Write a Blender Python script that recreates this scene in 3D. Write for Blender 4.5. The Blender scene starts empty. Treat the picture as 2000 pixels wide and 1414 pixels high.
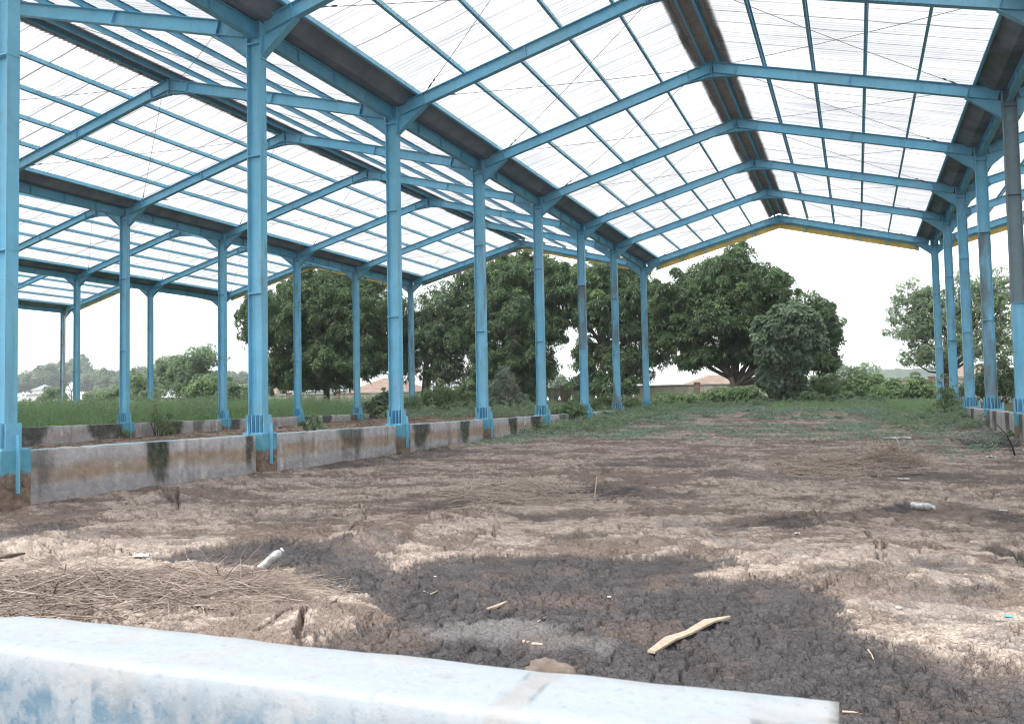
import bpy, math, random
import numpy as np
from mathutils import Matrix, Vector

scene = bpy.context.scene
# ------------------------------------------------------------------ camera
FPX, YAW, PITCH, ROLL = 1665.63318, -0.38333, 0.04588, -0.01945
CAM = np.array([12.09204, -9.16976, 0.58333])
def cam_basis():
    y, p, r = YAW, PITCH, ROLL
    f = np.array([math.sin(y)*math.cos(p), math.cos(y)*math.cos(p), math.sin(p)])
    rt = np.array([math.cos(y), -math.sin(y), 0.0]); up = np.cross(rt, f)
    return f, rt*math.cos(r)+up*math.sin(r), -rt*math.sin(r)+up*math.cos(r)
CF, CR, CU = cam_basis()
cd = bpy.data.cameras.new('camera'); cam = bpy.data.objects.new('camera', cd)
scene.collection.objects.link(cam)
M = Matrix.Identity(4)
for i in range(3):
    M[i][0], M[i][1], M[i][2], M[i][3] = CR[i], CU[i], -CF[i], CAM[i]
cam.matrix_world = M
cd.sensor_fit = 'HORIZONTAL'; cd.sensor_width = 36.0; cd.lens = FPX/2000*36
cd.clip_start = 0.1; cd.clip_end = 6000
cd.dof.use_dof = True; cd.dof.focus_distance = 15.0; cd.dof.aperture_fstop = 8.0
scene.camera = cam
# ------------------------------------------------------------------ world, sun, exposure
SUN_EL, SUN_ROT = math.radians(58), math.radians(200)
w = bpy.data.worlds.new('World'); scene.world = w; w.use_nodes = True
nt = w.node_tree; nt.nodes.clear()
sky = nt.nodes.new('ShaderNodeTexSky'); sky.sky_type = 'NISHITA'; sky.sun_disc = False
sky.sun_elevation = SUN_EL; sky.sun_rotation = SUN_ROT
sky.air_density = 1.0; sky.dust_density = 1.0; sky.ozone_density = 1.0
hs = nt.nodes.new('ShaderNodeHueSaturation'); hs.inputs['Saturation'].default_value = 0.12
bg = nt.nodes.new('ShaderNodeBackground'); bg.inputs['Strength'].default_value = 0.15
wo = nt.nodes.new('ShaderNodeOutputWorld')
nt.links.new(sky.outputs[0], hs.inputs['Color']); nt.links.new(hs.outputs[0], bg.inputs[0]); nt.links.new(bg.outputs[0], wo.inputs[0])
sl = bpy.data.lights.new('sun', 'SUN'); sl.energy = 1.6; sl.angle = math.radians(14); sl.color = (1.0, 0.97, 0.93)
sun = bpy.data.objects.new('sun', sl); scene.collection.objects.link(sun)
# Nishita: sun_rotation is measured clockwise from +Y
sd = Vector((math.sin(SUN_ROT)*math.cos(SUN_EL), math.cos(SUN_ROT)*math.cos(SUN_EL), math.sin(SUN_EL)))
sun.rotation_euler = (-sd).to_track_quat('-Z', 'Y').to_euler(); sun.location = (0, 0, 60)
scene.view_settings.view_transform = 'Standard'; scene.view_settings.look = 'None'
scene.view_settings.exposure = 1.5; scene.view_settings.gamma = 1.0
scene.render.engine = 'CYCLES'
scene.cycles.use_denoising = True; scene.cycles.use_adaptive_sampling = True; scene.cycles.adaptive_threshold = .003
scene.cycles.pixel_filter_type = 'BLACKMAN_HARRIS'; scene.cycles.filter_width = 1.1
scene.cycles.max_bounces = 8; scene.cycles.diffuse_bounces = 5; scene.cycles.transmission_bounces = 6; scene.cycles.transparent_max_bounces = 8
scene.cycles.sample_clamp_indirect = 6.0

rng = np.random.default_rng(7); random.seed(7)
COL = scene.collection
# ------------------------------------------------------------------ helpers
def at(u, v, Y=None, Z=None, X=None):
    d = CF + CR*(u-1000)/FPX - CU*(v-707)/FPX
    if Y is not None: t = (Y-CAM[1])/d[1]
    elif Z is not None: t = (Z-CAM[2])/d[2]
    else: t = (X-CAM[0])/d[0]
    return CAM + d*t

def depth_of(P): return float((np.asarray(P)-CAM) @ CF)

def hash2(ix, iy, s):
    n = (ix.astype(np.int64)*374761393 + iy.astype(np.int64)*668265263 + s*974634641) & 0xffffffff
    n = ((n ^ (n >> 13))*1274126177) & 0xffffffff
    n = ((n ^ (n >> 15))*2246822519) & 0xffffffff
    n = n ^ (n >> 16)
    return (n & 0xffffff)/float(0x1000000)

def vnoise(x, y, s=0):
    ix = np.floor(x); iy = np.floor(y); fx = x-ix; fy = y-iy
    ux = fx*fx*fx*(fx*(fx*6-15)+10); uy = fy*fy*fy*(fy*(fy*6-15)+10)
    def g(i, j):
        a = hash2(ix+i, iy+j, s)*2*np.pi
        return np.cos(a)*(fx-i)+np.sin(a)*(fy-j)
    return 1.5*((g(0,0)*(1-ux)+g(1,0)*ux)*(1-uy)+(g(0,1)*(1-ux)+g(1,1)*ux)*uy)

def fbm(x, y, s=0, o=4, gain=0.5):
    r = 0; a = 1.0; t = 0
    for k in range(o):
        r = r+a*vnoise(x*2**k+k*17.3, y*2**k-k*9.1, s+k); t += a; a *= gain
    return r/t

def worley(x, y, s=0, jit=0.9):
    ix = np.floor(x); iy = np.floor(y)
    f1 = np.full(x.shape, 9.0); f2 = np.full(x.shape, 9.0); cid = np.zeros(x.shape)
    for i in (-1, 0, 1):
        for j in (-1, 0, 1):
            hx = hash2(ix+i, iy+j, s); hy = hash2(ix+i, iy+j, s+55)
            dx = ix+i+0.5+(hx-0.5)*jit-x; dy = iy+j+0.5+(hy-0.5)*jit-y
            d = np.sqrt(dx*dx+dy*dy)
            nearer = d < f1
            f2 = np.where(nearer, f1, np.minimum(f2, d)); cid = np.where(nearer, hx, cid); f1 = np.where(nearer, d, f1)
    return f1, f2, cid

def sstep(a, b, x):
    t = np.clip((x-a)/(b-a), 0, 1); return t*t*(3-2*t)

def mesh_from(name, V, F, mats, smooth=False, midx=None, cols=None, tint=None):
    me = bpy.data.meshes.new(name)
    V = np.asarray(V, dtype=np.float32)
    if isinstance(F, np.ndarray):
        n, k = F.shape
        me.vertices.add(len(V)); me.vertices.foreach_set('co', V.ravel())
        me.loops.add(n*k); me.loops.foreach_set('vertex_index', F.astype(np.int32).ravel())
        me.polygons.add(n); me.polygons.foreach_set('loop_start', np.arange(0, n*k, k, dtype=np.int32))
        me.polygons.foreach_set('loop_total', np.full(n, k, dtype=np.int32))
        me.update(calc_edges=True)
    else:
        me.from_pydata([tuple(map(float, v)) for v in V], [], F)
    for m in (mats if isinstance(mats, (list, tuple)) else [mats]): me.materials.append(m)
    if midx is not None: me.polygons.foreach_set('material_index', np.asarray(midx, dtype=np.int32))
    if smooth: me.polygons.foreach_set('use_smooth', np.ones(len(me.polygons), dtype=bool))
    if cols is not None:
        a = me.attributes.new('Col', 'FLOAT_COLOR', 'POINT')
        c = np.ones((len(V), 4), dtype=np.float32); c[:, :3] = cols; a.data.foreach_set('color', c.ravel())
    if tint is not None:
        a = me.attributes.new('tint', 'FLOAT', 'POINT'); a.data.foreach_set('value', np.asarray(tint, dtype=np.float32))
    me.validate(); me.update()
    return me

def link(name, me, parent=None, loc=None):
    o = bpy.data.objects.new(name, me); COL.objects.link(o)
    if loc is not None: o.location = loc
    if parent is not None: o.parent = parent
    return o

def tag(o, label=None, cat=None, group=None, kind=None):
    if label: o['label'] = label
    if cat: o['category'] = cat
    if group: o['group'] = group
    if kind: o['kind'] = kind
    return o

def thing(name, label, cat, loc=(0, 0, 0), group=None):
    o = bpy.data.objects.new(name, None); COL.objects.link(o); o.location = loc
    o.empty_display_size = 0.2
    return tag(o, label, cat, group)

class MB:
    def __init__(s): s.V = []; s.F = []; s.mi = []
    def add(s, V, F, m=0):
        b = len(s.V); s.V += [tuple(v) for v in V]; s.F += [[i+b for i in f] for f in F]; s.mi += [m]*len(F)
    def box(s, x0, x1, y0, y1, z0, z1, m=0):
        V = [(x, y, z) for z in (z0, z1) for y in (y0, y1) for x in (x0, x1)]
        s.add(V, [(0,2,3,1),(4,5,7,6),(0,1,5,4),(2,6,7,3),(0,4,6,2),(1,3,7,5)], m)
    def bar(s, p0, p1, wd, up, w, h, m=0):
        # prism from p0 to p1, w along wd, h along up
        p0, p1, wd, up = map(np.asarray, (p0, p1, wd, up))
        V = []
        for p in (p0, p1):
            for a, b in ((-1,-1),(1,-1),(1,1),(-1,1)): V.append(p+wd*a*w/2+up*b*h/2)
        s.add(V, [(0,3,2,1),(4,5,6,7),(0,1,5,4),(1,2,6,5),(2,3,7,6),(3,0,4,7)], m)
    def prism(s, poly, y0, y1, m=0):
        # polygon in XZ extruded in y
        n = len(poly); V = [(x, y0, z) for x, z in poly]+[(x, y1, z) for x, z in poly]
        s.add(V, [list(range(n)), list(range(2*n-1, n-1, -1))]+[(i, n+i, n+(i+1) % n, (i+1) % n) for i in range(n)], m)
    def tube(s, pts, rad, n=6, m=0, cap=True):
        pts = [np.asarray(p, float) for p in pts]; k = len(pts)
        if np.isscalar(rad): rad = [rad]*k
        V = []; F = []; ref = None
        for i in range(k):
            t = pts[min(i+1, k-1)]-pts[max(i-1, 0)]; t = t/(np.linalg.norm(t)+1e-9)
            if ref is None: ref = np.array([1.0, 0, 0]) if abs(t[0]) < .8 else np.array([0, 1.0, 0])
            a = np.cross(t, ref); a /= np.linalg.norm(a)+1e-9; b = np.cross(t, a); ref = np.cross(a, t)
            for j in range(n):
                th = 2*np.pi*j/n; V.append(pts[i]+rad[i]*(a*math.cos(th)+b*math.sin(th)))
        for i in range(k-1):
            for j in range(n):
                F.append((i*n+j, i*n+(j+1) % n, (i+1)*n+(j+1) % n, (i+1)*n+j))
        if cap: F += [tuple(range(n-1, -1, -1)), tuple(range((k-1)*n, k*n))]
        s.add(V, F, m)
    def mesh(s, name, mats, smooth=False):
        return mesh_from(name, s.V, s.F, mats, smooth, s.mi)
    def build(s, name, mats, parent=None, loc=None, smooth=False):
        return link(name, s.mesh(name, mats, smooth), parent, loc)

# ------------------------------------------------------------------ materials
class NT:
    def __init__(s, name):
        s.m = bpy.data.materials.new(name); s.m.use_nodes = True; s.t = s.m.node_tree; s.t.nodes.clear()
        s.out = s.t.nodes.new('ShaderNodeOutputMaterial')
    def n(s, typ, **kw):
        nd = s.t.nodes.new('ShaderNode'+typ)
        for k, v in kw.items():
            if k.startswith('_'): setattr(nd, k[1:], v)
            else:
                key = k.replace('__', ' ')
                nd.inputs[int(key[1:]) if key[0] == 'i' and key[1:].isdigit() else key].default_value = v
        return nd
    def l(s, a, b): s.t.links.new(a, b)
    def noise(s, vec, scale, detail=4, rough=.55):
        nd = s.n('TexNoise', Scale=scale, Detail=detail, Roughness=rough)
        if vec is not None: s.l(vec, nd.inputs['Vector'])
        return nd.outputs[0]
    def ramp(s, fac, stops):
        nd = s.n('ValToRGB'); cr = nd.color_ramp
        while len(cr.elements) < len(stops): cr.elements.new(.5)
        for e, (p, c) in zip(cr.elements, stops):
            e.position = p; e.color = (*c, 1) if len(c) == 3 else c
        s.l(fac, nd.inputs[0]); return nd.outputs[0]
    def mix(s, fac, a, b, typ='MIX'):
        nd = s.n('Mix', _data_type='RGBA', _blend_type=typ)
        for i, x in ((0, fac), (6, a), (7, b)):
            if isinstance(x, (int, float)): nd.inputs[i].default_value = x
            elif isinstance(x, tuple): nd.inputs[i].default_value = (*x, 1)
            else: s.l(x, nd.inputs[i])
        return nd.outputs[2]
    def math(s, op, a, b=0.0, c=0.0):
        nd = s.n('Math', _operation=op)
        for i, x in enumerate((a, b, c)):
            if isinstance(x, (int, float)): nd.inputs[i].default_value = x
            else: s.l(x, nd.inputs[i])
        return nd.outputs[0]
    def bump(s, h, strength=.3, dist=.01):
        nd = s.n('Bump', Strength=strength, Distance=dist); s.l(h, nd.inputs['Height']); return nd.outputs[0]
    def bsdf(s, col, rough=.8, normal=None, spec=.3, metal=0):
        b = s.n('BsdfPrincipled', Metallic=metal); b.inputs['Specular IOR Level'].default_value = spec
        for k, x in (('Base Color', col), ('Roughness', rough)):
            if isinstance(x, tuple): b.inputs[k].default_value = (*x, 1)
            elif isinstance(x, (int, float)): b.inputs[k].default_value = x
            else: s.l(x, b.inputs[k])
        if normal is not None: s.l(normal, b.inputs['Normal'])
        return b.outputs[0]
    def done(s, sh): s.l(sh, s.out.inputs[0]); return s.m
    def pos(s): return s.n('NewGeometry').outputs['Position']
    def attr(s, name, kind='GEOMETRY'):
        nd = s.n('Attribute', _attribute_name=name, _attribute_type=kind); return nd

def mat_simple(name, col, rough=.8, var=.25, scale=3.0, bump=.2, bscale=30, bdist=.01, spec=.3, metal=0):
    t = NT(name); p = t.pos()
    nz = t.noise(p, scale, 5)
    dark = tuple(c*(1-var) for c in col); lite = tuple(min(1, c*(1+var)) for c in col)
    c = t.ramp(nz, [(.3, dark), (.7, lite)])
    return t.done(t.bsdf(c, rough, t.bump(t.noise(p, bscale, 4), bump, bdist), spec, metal))

def mat_blue(name, base=(.155, .465, .66), rust_default=0.0):
    t = NT(name); p = t.pos()
    n1 = t.noise(p, 1.3, 5); n2 = t.noise(p, 14, 5, .65)
    c = t.ramp(n1, [(.25, tuple(x*.82 for x in base)), (.6, base), (.85, (base[0]*1.25, base[1]*1.12, base[2]*1.06))])
    # fine grime specks
    sp = t.ramp(n2, [(.62, (0, 0, 0)), (.72, (1, 1, 1))])
    c = t.mix(t.math('MULTIPLY', sp, .30), c, (.10, .13, .14))
    # vertical run streaks
    mp = t.n('Mapping'); mp.inputs['Scale'].default_value = (9, 9, .35); t.l(p, mp.inputs['Vector'])
    st = t.ramp(t.noise(mp.outputs[0], 1.0, 4, .6), [(.55, (0, 0, 0)), (.75, (1, 1, 1))])
    c = t.mix(t.math('MULTIPLY', st, .40), c, (.10, .17, .19))
    ch = t.ramp(t.noise(p, 26, 6, .7), [(.655, (0, 0, 0)), (.70, (1, 1, 1))])
    c = t.mix(t.math('MULTIPLY', ch, .7), c, (.17, .115, .085))
    fd = t.ramp(t.noise(p, .45, 4), [(.40, (0, 0, 0)), (.70, (1, 1, 1))]); c = t.mix(t.math('MULTIPLY', fd, .40), c, (.27, .46, .56))
    gr = t.ramp(t.noise(p, 3.5, 6, .7), [(.52, (0, 0, 0)), (.66, (1, 1, 1))]); c = t.mix(t.math('MULTIPLY', gr, .28), c, (.13, .26, .33))
    # rust: amount per object
    ra = t.attr('rust', 'OBJECT').outputs['Fac']
    mp2 = t.n('Mapping'); mp2.inputs['Scale'].default_value = (1.5, 1.5, .42); t.l(p, mp2.inputs['Vector'])
    rn = t.noise(mp2.outputs[0], 1.4, 6, .62)
    rm = t.math('MULTIPLY', t.ramp(t.math('ADD', rn, t.math('MULTIPLY', ra, .38)), [(.62, (0, 0, 0)), (.78, (1, 1, 1))]), .85)
    zs = t.n('SeparateXYZ'); t.l(p, zs.inputs[0])
    zw = t.math('MULTIPLY', t.math('GREATER_THAN', zs.outputs[2], t.attr('rust_from', 'OBJECT').outputs['Fac']), t.math('LESS_THAN', zs.outputs[2], t.attr('rust_to', 'OBJECT').outputs['Fac']))
    rm = t.math('MULTIPLY', rm, zw)
    rc = t.ramp(t.noise(p, 5, 6, .65), [(.3, (.13, .16, .17)), (.55, (.17, .20, .21)), (.72, (.21, .155, .12))])
    c = t.mix(rm, c, rc)
    b = t.bump(t.noise(p, 60, 3), .12, .004)
    return t.done(t.bsdf(c, t.math('ADD', .42, t.math('MULTIPLY', rm, .4)), b, .35))

BLUE = mat_blue('blue_paint')
t = NT('gutter_metal'); p = t.pos()
c = t.ramp(t.noise(p, 1.1, 6, .6), [(.3, (.13, .155, .19)), (.55, (.20, .235, .28)), (.75, (.29, .32, .36))])
gm = t.n('Separate' if False else 'SeparateXYZ'); t.l(p, gm.inputs[0])
moss = t.math('MULTIPLY', t.ramp(t.noise(p, .8, 5), [(.45, (0, 0, 0)), (.6, (1, 1, 1))]), t.math('GREATER_THAN', gm.outputs[0], 8.0))
c = t.mix(t.math('MULTIPLY', moss, .55), c, (.045, .07, .03))
GUTTER = t.done(t.bsdf(c, .7, t.bump(t.noise(p, 25, 4), .25, .01), .25))
t = NT('ridge_fibre_cement'); p = t.pos()
c = t.ramp(t.noise(p, 3.0, 6, .65), [(.3, (.34, .315, .31)), (.55, (.47, .44, .44)), (.75, (.56, .53, .53))])
RIDGE = t.done(t.bsdf(c, .9, t.bump(t.noise(p, 30, 4), .3, .01)))
def mat_sheet(name, c1, c2, tr):
    t = NT(name); p = t.pos()
    mp = t.n('Mapping'); mp.inputs['Scale'].default_value = (.25, 3.2, .25); t.l(p, mp.inputs['Vector'])
    col = t.ramp(t.math('ADD', t.math('MULTIPLY', t.noise(p, .35, 6, .6), .45), t.math('MULTIPLY', t.noise(mp.outputs[0], 1.0, 5, .65), .55)), [(.36, c1), (.60, c2)])
    a = t.n('BsdfTranslucent'); b = t.n('BsdfDiffuse'); t.l(col, a.inputs[0]); t.l(col, b.inputs[0])
    m = t.n('MixShader'); m.inputs[0].default_value = 1-tr; t.l(a.outputs[0], m.inputs[1]); t.l(b.outputs[0], m.inputs[2])
    return t.done(m.outputs[0])
SHEET = mat_sheet('translucent_sheet', (.50, .51, .53), (.73, .73, .73), .85)
LAP = mat_sheet('sheet_lap_dirt', (.27, .27, .28), (.42, .42, .42), .7)
YELLOW = mat_simple('yellow_fascia', (.76, .54, .16), .6, .18, 1.5, .15)
RUSTF = mat_simple('dusty_fascia', (.33, .26, .20), .7, .2, 1.5, .15)
ROD = mat_simple('dark_steel_rod', (.10, .12, .13), .5, .2)
PIPE = mat_simple('pale_pipe', (.45, .50, .52), .5, .15)

def mat_col(name, rough=.9, bscale=40, bstr=.4, bdist=.01, spec=.25, var=.25, vscale=30, voro=None):
    t = NT(name); p = t.pos(); a = t.attr('Col').outputs['Color']
    nz = t.noise(p, vscale, 5, .65)
    c = t.mix(1.0, a, t.ramp(nz, [(.25, (1-var,)*3), (.75, (1+var,)*3)]), 'MULTIPLY')
    h = t.noise(p, bscale, 6, .65)
    if voro:
        v = t.n('TexVoronoi', _feature='DISTANCE_TO_EDGE', Scale=voro)
        wp = t.n('VectorMath', _operation='ADD'); ns = t.n('TexNoise', Scale=voro*.8, Detail=3)
        t.l(p, ns.inputs['Vector']); sc = t.n('VectorMath', _operation='SCALE'); sc.inputs['Scale'].default_value = .6/voro
        t.l(ns.outputs['Color'], sc.inputs[0]); t.l(p, wp.inputs[0]); t.l(sc.outputs[0], wp.inputs[1]); t.l(wp.outputs[0], v.inputs['Vector'])
        e = t.ramp(v.outputs['Distance'], [(0.0, (0, 0, 0)), (.10, (1, 1, 1))])
        h = t.math('ADD', h, t.math('MULTIPLY', e, .5))
    return t.done(t.bsdf(c, rough, t.bump(h, bstr, bdist), spec))
MUD = mat_col('mud', .9, 45, .8, .02, .2, .30, 55, voro=24)
DIRT = mat_col('dirt', .92, 25, .6, .03, .2, .25, 12)
CONC = mat_col('old_concrete', .9, 45, .5, .012, .2, .22, 35)
t = NT('flaking_blue_wall'); p = t.pos(); a_ = t.attr('Col').outputs['Color']
ge = t.n('NewGeometry'); sn = t.n('SeparateXYZ'); t.l(ge.outputs['Normal'], sn.inputs[0]); sp_ = t.n('SeparateXYZ'); t.l(p, sp_.inputs[0])
face = t.math('SUBTRACT', 1.0, t.math('MINIMUM', t.math('MAXIMUM', t.math('MULTIPLY', t.math('ADD', sp_.outputs[2], .10), 12.0), 0.0), 1.0))
f1 = t.ramp(t.noise(p, 16, 7, .68), [(.46, (0, 0, 0)), (.60, (1, 1, 1))])
c = t.mix(t.math('MULTIPLY', f1, .45), a_, (.35, .372, .392))
f2 = t.ramp(t.noise(p, 34, 6, .7), [(.56, (0, 0, 0)), (.66, (1, 1, 1))])
c = t.mix(t.math('MULTIPLY', f2, t.math('ADD', .22, t.math('MULTIPLY', face, .45))), c, (.075, .145, .20))
f3 = t.ramp(t.noise(p, 7, 6, .7), [(.60, (0, 0, 0)), (.70, (1, 1, 1))])
c = t.mix(t.math('MULTIPLY', f3, .40), c, (.24, .22, .20))
h = t.math('ADD', t.noise(p, 30, 7, .7), t.math('MULTIPLY', f1, .35))
FRONTWALL = t.done(t.bsdf(c, .85, t.bump(h, .45, .005), .2))

def mat_leaf(name, dark, mid, lite, rough=.5, trans=.25):
    t = NT(name); a = t.attr('tint').outputs['Fac']
    c = t.ramp(a, [(0, dark), (.55, mid), (1, lite)])
    b = t.bsdf(c, rough, None, .35)
    tr = t.n('BsdfTranslucent'); cc = t.mix(.5, c, tuple(min(1, x*1.4) for x in lite)); t.l(cc, tr.inputs[0])
    m = t.n('MixShader'); m.inputs[0].default_value = trans
    t.l(b, m.inputs[1]); t.l(tr.outputs[0], m.inputs[2]); return t.done(m.outputs[0])
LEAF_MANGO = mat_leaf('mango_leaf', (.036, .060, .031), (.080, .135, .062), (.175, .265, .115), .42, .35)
LEAF_VINE = mat_leaf('vine_leaf', (.085, .125, .08), (.15, .215, .135), (.24, .33, .20), .5, .35)
LEAF_FINE = mat_leaf('feathery_leaf', (.11, .16, .095), (.20, .28, .165), (.31, .40, .25), .6, .45)
LEAF_SHRUB = mat_leaf('shrub_leaf', (.095, .15, .07), (.17, .255, .12), (.27, .37, .18), .55, .35)
LEAF_SILVER = mat_leaf('silver_leaf', (.15, .19, .145), (.26, .32, .24), (.38, .44, .34), .6)
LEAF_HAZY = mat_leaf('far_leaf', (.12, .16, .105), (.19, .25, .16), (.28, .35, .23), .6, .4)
GRASS = mat_leaf('grass_blade', (.12, .20, .085), (.21, .35, .145), (.33, .48, .24), .6, .35)
WEED = mat_leaf('weed_leaf', (.155, .225, .16), (.25, .35, .255), (.36, .46, .35), .6)
STRAW = mat_leaf('dry_straw', (.20, .16, .135), (.37, .30, .25), (.56, .475, .41), .8, .1)
DRYLEAF = mat_leaf('fallen_leaf', (.14, .09, .06), (.26, .185, .13), (.42, .33, .25), .8, .1)
BARK = mat_simple('bark', (.075, .062, .052), .95, .35, 6, .6, 20, .03)
BARKPALE = mat_simple('pale_bark', (.16, .135, .11), .95, .3, 6, .6, 20, .03)
t = NT('perimeter_render'); p = t.pos()
mp = t.n('Mapping'); mp.inputs['Scale'].default_value = (2.2, 2.2, .25); t.l(p, mp.inputs['Vector'])
c = t.ramp(t.noise(p, .5, 6, .6), [(.3, (.22, .215, .18)), (.6, (.33, .315, .265)), (.8, (.38, .37, .32))])
c = t.mix(t.math('MULTIPLY', t.ramp(t.noise(mp.outputs[0], 1, 5, .6), [(.48, (0, 0, 0)), (.66, (1, 1, 1))]), .75), c, (.09, .095, .07))
CREAM = t.done(t.bsdf(c, .9, t.bump(t.noise(p, 8, 5), .3, .02)))
BRICKY = mat_simple('brown_pillar', (.22, .15, .12), .9, .25, 2.5, .3)
COPING = mat_simple('coping_stone', (.33, .32, .30), .9, .3, 1.0, .3)
WHITEWALL = mat_simple('white_house_wall', (.72, .72, .71), .8, .1, .6, .1)
GREYROOF = mat_simple('grey_roof', (.28, .29, .31), .8, .15, 1.0, .2)
def mat_tiles(name, c):
    t = NT(name); p = t.pos()
    wv = t.n('TexWave', Scale=1.6, Distortion=.4); wv.bands_direction = 'Z'; t.l(p, wv.inputs[0])
    col = t.mix(t.math('MULTIPLY', wv.outputs['Fac'], .3), t.ramp(t.noise(p, .8, 5), [(.3, tuple(x*.75 for x in c)), (.7, tuple(x*1.2 for x in c))]), tuple(x*.55 for x in c))
    return t.done(t.bsdf(col, .85, t.bump(wv.outputs['Fac'], .4, .03)))
REDROOF = mat_tiles('terracotta_roof', (.26, .15, .11))
PALEROOF = mat_tiles('pale_tile_roof', (.25, .185, .145))
DARKGLASS = mat_simple('dark_window', (.05, .06, .07), .2, .1)
PLASTIC = NT('crushed_plastic'); _t = PLASTIC
_b = _t.n('BsdfPrincipled', Roughness=.22); _t.l(_t.ramp(_t.noise(_t.pos(), 14, 5, .7), [(.40, (.26, .22, .18)), (.58, (.52, .55, .55))]), _b.inputs['Base Color']); _b.inputs['Transmission Weight'].default_value = .5
_t.l(_t.bump(_t.noise(_t.pos(), 45, 3), .5, .01), _b.inputs['Normal']); PLASTIC = _t.done(_b.outputs[0])
PAPER = mat_simple('white_scrap', (.58, .60, .60), .6, .06, 20, .4, 60, .01)
CYANSCRAP = mat_simple('turquoise_scrap', (.12, .42, .45), .6, .15, 20)
WOOD = mat_simple('pale_wood', (.42, .335, .26), .8, .22, 18, .4, 50, .006)
SACK = mat_simple('muddy_sack', (.17, .135, .112), .9, .3, 9, .5, 30, .02)
BLACKWOOD = mat_simple('charred_stem', (.03, .028, .03), .9, .2)
SLAB = mat_simple('grey_slab', (.27, .28, .29), .9, .2, 2, .3)
HILL = mat_simple('hill_forest', (.055, .085, .045), .95, .35, .05, .5, .08, 3.0)

# ------------------------------------------------------------------ plan of the place
W1, W2, W3 = 16.34577, 16.45908, 16.56298
XA, XB, XC, XD = 0.0, W1, -W2, -W2-W3
XE, XG = XD-W3, XB+W1
FY = [-7.0]+[6.0*i for i in range(7)]+[43.00535]       # frame lines
Y0, Y1 = FY[0]-0.55, FY[-1]+0.55
ZCAP, ZE, ZR = 8.58, 9.06, 11.22                     # column cap, rafter top at the column, at the ridge
WALLTOP = -0.03

def zbase(y): return np.interp(y, [-12, 0, 12, 18, 24, 30, 36, 43, 50, 60], [-1.0, -.93, -.87, -.77, -.64, -.48, -.30, -.15, -.11, -.11])
def zbay2(y): return np.interp(y, [-12, 13, 20, 33, 42, 50], [-.78, -.74, -.60, -.44, -.25, -.11])

# dark mud: outlines of the stains on the pit floor, given as ground points
def G(u, v, z=None):
    P = at(u, v, Z=-.9)
    for _ in range(6): P = at(u, v, Z=float(zbase(P[1])) if z is None else z)
    return P
MUDPOLY = [(270,1083),(400,1062),(560,1046),(700,1072),(790,1102),(900,1088),(1050,1073),(1240,1078),(1420,1088),(1465,1108),(1400,1122),(1560,1140),(1650,1172),(1700,1215),
           (1760,1245),(1850,1270),(1960,1310),(2060,1330),(2500,1420),(2500,1800),(500,1800),(640,1262),(760,1222),(700,1160),(560,1118),(500,1112),(400,1092),(300,1096)]
MUDPOLY = np.array([G(u, v)[:2] for u, v in MUDPOLY])
def poly_sd(px, py, P):
    n = len(P); d = np.full(px.shape, 1e9); ins = np.zeros(px.shape, bool)
    for i in range(n):
        a = P[i]; b = P[(i+1) % n]; e = b-a
        wx = px-a[0]; wy = py-a[1]; tt = np.clip((wx*e[0]+wy*e[1])/(e@e+1e-12), 0, 1)
        d = np.minimum(d, np.hypot(wx-e[0]*tt, wy-e[1]*tt))
        c = (a[1] > py) != (b[1] > py)
        xi = a[0]+(py-a[1])/(b[1]-a[1]+1e-12)*e[0]
        ins ^= c & (px < xi)
    return np.where(ins, d, -d)
def ell(u, v, ru, rv, s=1.0):
    c = G(u, v); a = G(u, v-rv); b = G(u, v+rv); l = G(u-ru, v); r = G(u+ru, v)
    return (c[0], c[1], abs(r[0]-l[0])/2+.05, abs(a[1]-b[1])/2+.05, s)
DARKS = [ell(*a) for a in ((1150,960,110,17,.95),(860,990,70,17,.75),(1545,1022,60,14,.85),(1755,990,40,7,.9),(660,905,120,14,.6),(850,885,90,10,.6),(1930,865,80,16,1),
         (1970,1010,45,18,.8),(1440,1030,60,12,.55),(1150,1050,90,9,.45),(60,1040,75,28,.75),(1990,1075,30,24,.8),(1900,1150,40,16,.6),(1840,1110,110,9,.5),(1620,1128,70,10,.6),
         (720,1075,60,28,.55),(1290,905,180,14,.5),(1500,935,160,10,.5),(1300,965,120,12,.45),(1760,925,120,8,.5),(1900,935,120,12,.45),(560,1010,150,8,.35),(1080,1010,110,9,.5),(330,985,40,9,.6),(200,1045,70,10,.45))]
GREYS = [ell(*a) for a in ((1010,1235,190,26,1),(1420,1060,40,18,.5),(1850,1180,160,50,.5),(1750,1110,120,25,.35),(1930,1260,90,30,.5),(1360,1030,60,18,.5),(1540,1080,50,14,.4))]
CRACKS = []   # long open cracks (ground polylines)
for pl in ([(1175,935),(1210,922),(1240,918),(1300,930)],[(1405,1035),(1470,1025),(1540,1010),(1640,1003),(1720,1003)],[(300,955),(335,985),(350,1000),(345,962)],[(1690,1040),(1720,1075),(1722,1105)],
           [(1590,1155),(1650,1135),(1740,1140),(1780,1130)],[(500,1250),(560,1225),(600,1205),(585,1262)],[(1900,1150),(1930,1145),(1960,1170)],[(1975,1050),(1990,1085)],[(700,985),(715,1010),(690,1035)],
           [(120,1050),(210,1062),(265,1080)],[(1700,1240),(1750,1228),(1800,1245)],[(970,1030),(965,1068)],[(1800,1040),(1830,1090),(1870,1100)],[(1980,1230),(1990,1260)],[(1300,935),(1420,905),(1470,895)]):
    CRACKS.append(np.array([G(u, v)[:2] for u, v in pl]))
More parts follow.
